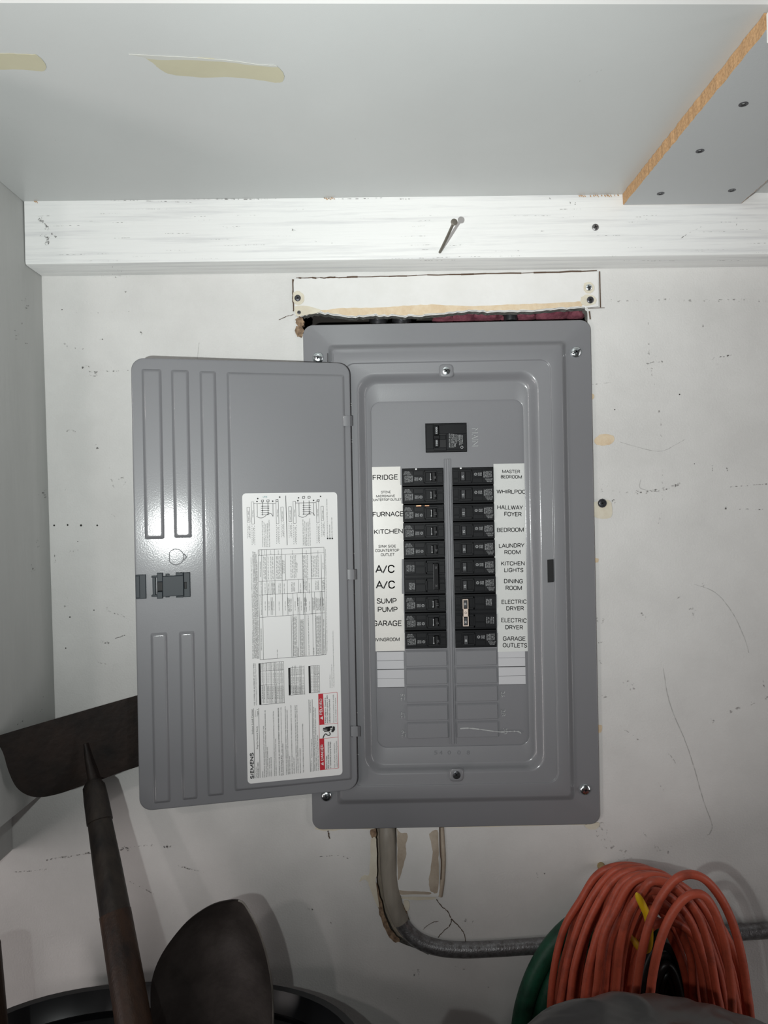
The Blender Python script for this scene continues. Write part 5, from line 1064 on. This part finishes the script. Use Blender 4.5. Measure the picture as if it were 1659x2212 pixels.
q = MB(); a = W(460, 2370, -.125); b_ = Vector((a.x - .01, -.19, FLOOR + .03)); q.tube([a, a.lerp(b_, .15), a.lerp(b_, .5), b_], [.012, .016, .016, .016], 14); q.build('handle', 'wood', sv, 60)
# handle at the far left edge
q = MB(); a = W(-40, 2040, -.22); b_ = Vector((a.x + .08, -.24, FLOOR + .03)); q.tube([a + (b_ - a) * t for t in (0, .003, .2, .6, 1)], [.010, .0165, .017, .017, .017], 16)
tag(q.build('tool_handle', 'wood', smooth=60), 'dark wooden tool handle just showing at the lower left edge', 'garden tool')

# ------------------------------------------------------------------ HOOK, CORD, HOSE, BAG
hk = thing('hook', W(1300, 1870, 0), 'yellow-tipped storage hook fixed in the wall, holding the orange cord', 'hook')
MB().tube(catmull([W(1297, 1868, .004), W(1303, 1880, -.014), W(1318, 1905, -.035)], 5), [.0060, .0050, .0050, .0048, .0048, .0048, .0048, .0048, .0048, .0048, .0048], 10).build('sleeve', 'rubber', hk, 60)
MB().tube(catmull([W(1318, 1905, -.035), W(1345, 1975, -.07), W(1375, 2040, -.12), W(1398, 2050, -.155), W(1403, 2015, -.17), (W(1397, 1975, -.180)), W(1375, 1930, -.185)], 6), [.0038] * 34 + [.0036, .0030, .0014], 12).build('arm', 'yellow', hk, 60)
LO = [(1186, 1352, 1868, 1562, -.055), (1203, 1345, 1880, 1600, -.040), (1212, 1362, 1874, 1590, -.075), (1232, 1384, 1878, 1575, -.095), (1248, 1355, 1890, 1545, -.060), (1262, 1392, 1888, 1612, -.115),
      (1280, 1408, 1891, 1592, -.130), (1236, 1372, 1900, 1522, -.045), (1300, 1400, 1905, 1566, -.110), (1322, 1420, 1902, 1556, -.145), (1290, 1385, 1925, 1510, -.070), (1336, 1412, 1925, 1540, -.125),
      (1308, 1392, 1950, 1496, -.050), (1345, 1420, 1962, 1506, -.090), (1318, 1405, 1985, 1490, -.062), (1352, 1440, 1990, 1560, -.100), (1218, 1366, 1884, 1604, -.065), (1272, 1350, 1912, 1582, -.085), (1314, 1402, 1940, 1528, -.100), (1370, 1490, 1888, 1618, -.180), (1400, 1506, 1930, 1584, -.190)]
path = []; r_ = random.Random(9)
for i, (lf_, au, av, rf, y) in enumerate(LO):
    fv = 2250
    for k, ph in enumerate((90, 72, 54, 38, 22, 8, -8, -22, -38, -54, -72, -90)):
        s = math.sin(math.radians(abs(ph))); cc = math.cos(math.radians(ph)); foot = lf_ if ph > 0 else rf
        j = 0 if i > 18 else r_.uniform(-4, 4)
        path.append(W(au + (foot - au) * s ** 1.05 + j, fv - (fv - av) * cc ** (.9) + j * .5, y - .014 - .012 * (1 - s) * (1 if i < 19 else .3)))
    nx = LO[(i + 1) % len(LO)]
    path.append(W(rf - 60, 2400, y)); path.append(W((rf + nx[0]) / 2, 2470 + (i % 4) * 12, (y + nx[4]) / 2)); path.append(W(nx[0] + 60, 2400, nx[4]))
q = MB(); q.tube(catmull(path[:-3], 5), .0043, 10)
tag(q.build('extension_cord', 'cord', smooth=60), 'thick coil of grubby orange cord hanging on the wall hook', 'cord')
path = []
for i, (lf_, au, av, rf, y) in enumerate(((1372, 1430, 2040, 1500, -.058), (1388, 1436, 2062, 1490, -.052), (1400, 1440, 2085, 1478, -.062), (1412, 1442, 2105, 1466, -.055), (1424, 1444, 2125, 1456, -.050))):
    for ph in (90, 70, 50, 30, 10, -10, -30, -50, -70, -90):
        s = math.sin(math.radians(abs(ph))); cc = math.cos(math.radians(ph)); foot = lf_ if ph > 0 else rf
        path.append(W(au + (foot - au) * s, 2290 - (2290 - av) * cc, y))
    path += [W(rf - 20, 2420, y), W(1435, 2470, y), W(lf_ + 20, 2420, y)]
q = MB(); q.tube(catmull(path[:-3], 5), .0056, 10)
tag(q.build('power_cable', 'cable', smooth=60), 'black cable coil seen in the dark gap inside the orange cord', 'cord')
path = []
for i, (lf_, au, av, rf, y) in enumerate(((1118, 1330, 1965, 1500, -.032), (1160, 1345, 1990, 1480, -.032), (1200, 1350, 2015, 1470, -.033))):
    for ph in (90, 70, 50, 30, 10, -10, -30, -50, -70, -90):
        s = math.sin(math.radians(abs(ph))); cc = math.cos(math.radians(ph)); foot = lf_ if ph > 0 else rf
        path.append(W(au + (foot - au) * s, 2290 - (2290 - av) * cc, y))
    path += [W(rf - 40, 2450, y), W(1330, 2520, y), W(lf_ + 80, 2450, y)]
q = MB(); q.tube(catmull(path[:-3], 6), .0115, 14)
tag(q.build('garden_hose', 'hose', smooth=60), 'dirty green garden hose coiled behind the orange cord', 'hose')
def bag(name, u, v, y, rx, ry, label, seed, slope):
    c = W(u, v, y); top = c.z; q = MB(); rings = []; NS_, NR = 84, 60
    for i in range(NR + 1):
        t = i / NR
        if t < .45: a = t / .45 * math.pi / 2; k = math.sin(a); z = top - .13 * (1 - math.cos(a))
        else: k = 1 + .08 * math.sin((t - .45) / .55 * math.pi); z = top - .13 - (t - .45) / .55 * (top - .13 - FLOOR)
        rg = []
        for j in range(NS_):
            a = 2 * math.pi * j / NS_; p = Vector((c.x + rx * k * math.cos(a), y + ry * k * math.sin(a), z))
            n1 = noise.noise(Vector((p.x * 9 + seed, p.y * 9, p.z * 9))); n2 = abs(noise.noise(Vector((p.x * 22 + seed, p.y * 22, p.z * 22)))); n3 = abs(noise.noise(Vector((p.x * 55, p.y * 55 + seed, p.z * 55))))
            d = .014 * n1 - .011 * n2 - .004 * n3
            out_ = Vector((math.cos(a) * min(1, k), math.sin(a) * min(1, k), max(0, 1 - k))) if t < .45 else Vector((math.cos(a), math.sin(a), 0))
            p += out_ * d * (0 if t > .98 else 1); p.z = max(FLOOR + .001 if t < 1 else FLOOR, p.z + slope * (p.x - c.x))
            rg.append(p)
        rings.append(rg)
    q.loft(rings, cap=True)
    return tag(q.build(name, 'bag', smooth=50), label, 'bag')
bag('plastic_bag', 1425, 2192, -.335, .195, .105, 'dark grey plastic bag bulging up in front of the orange cord', 3.3, 0)
bag('plastic_bag', 900, 2214, -.33, .055, .06, 'dark plastic bag just showing at the bottom edge, below the conduit bend', 8.1, 0)
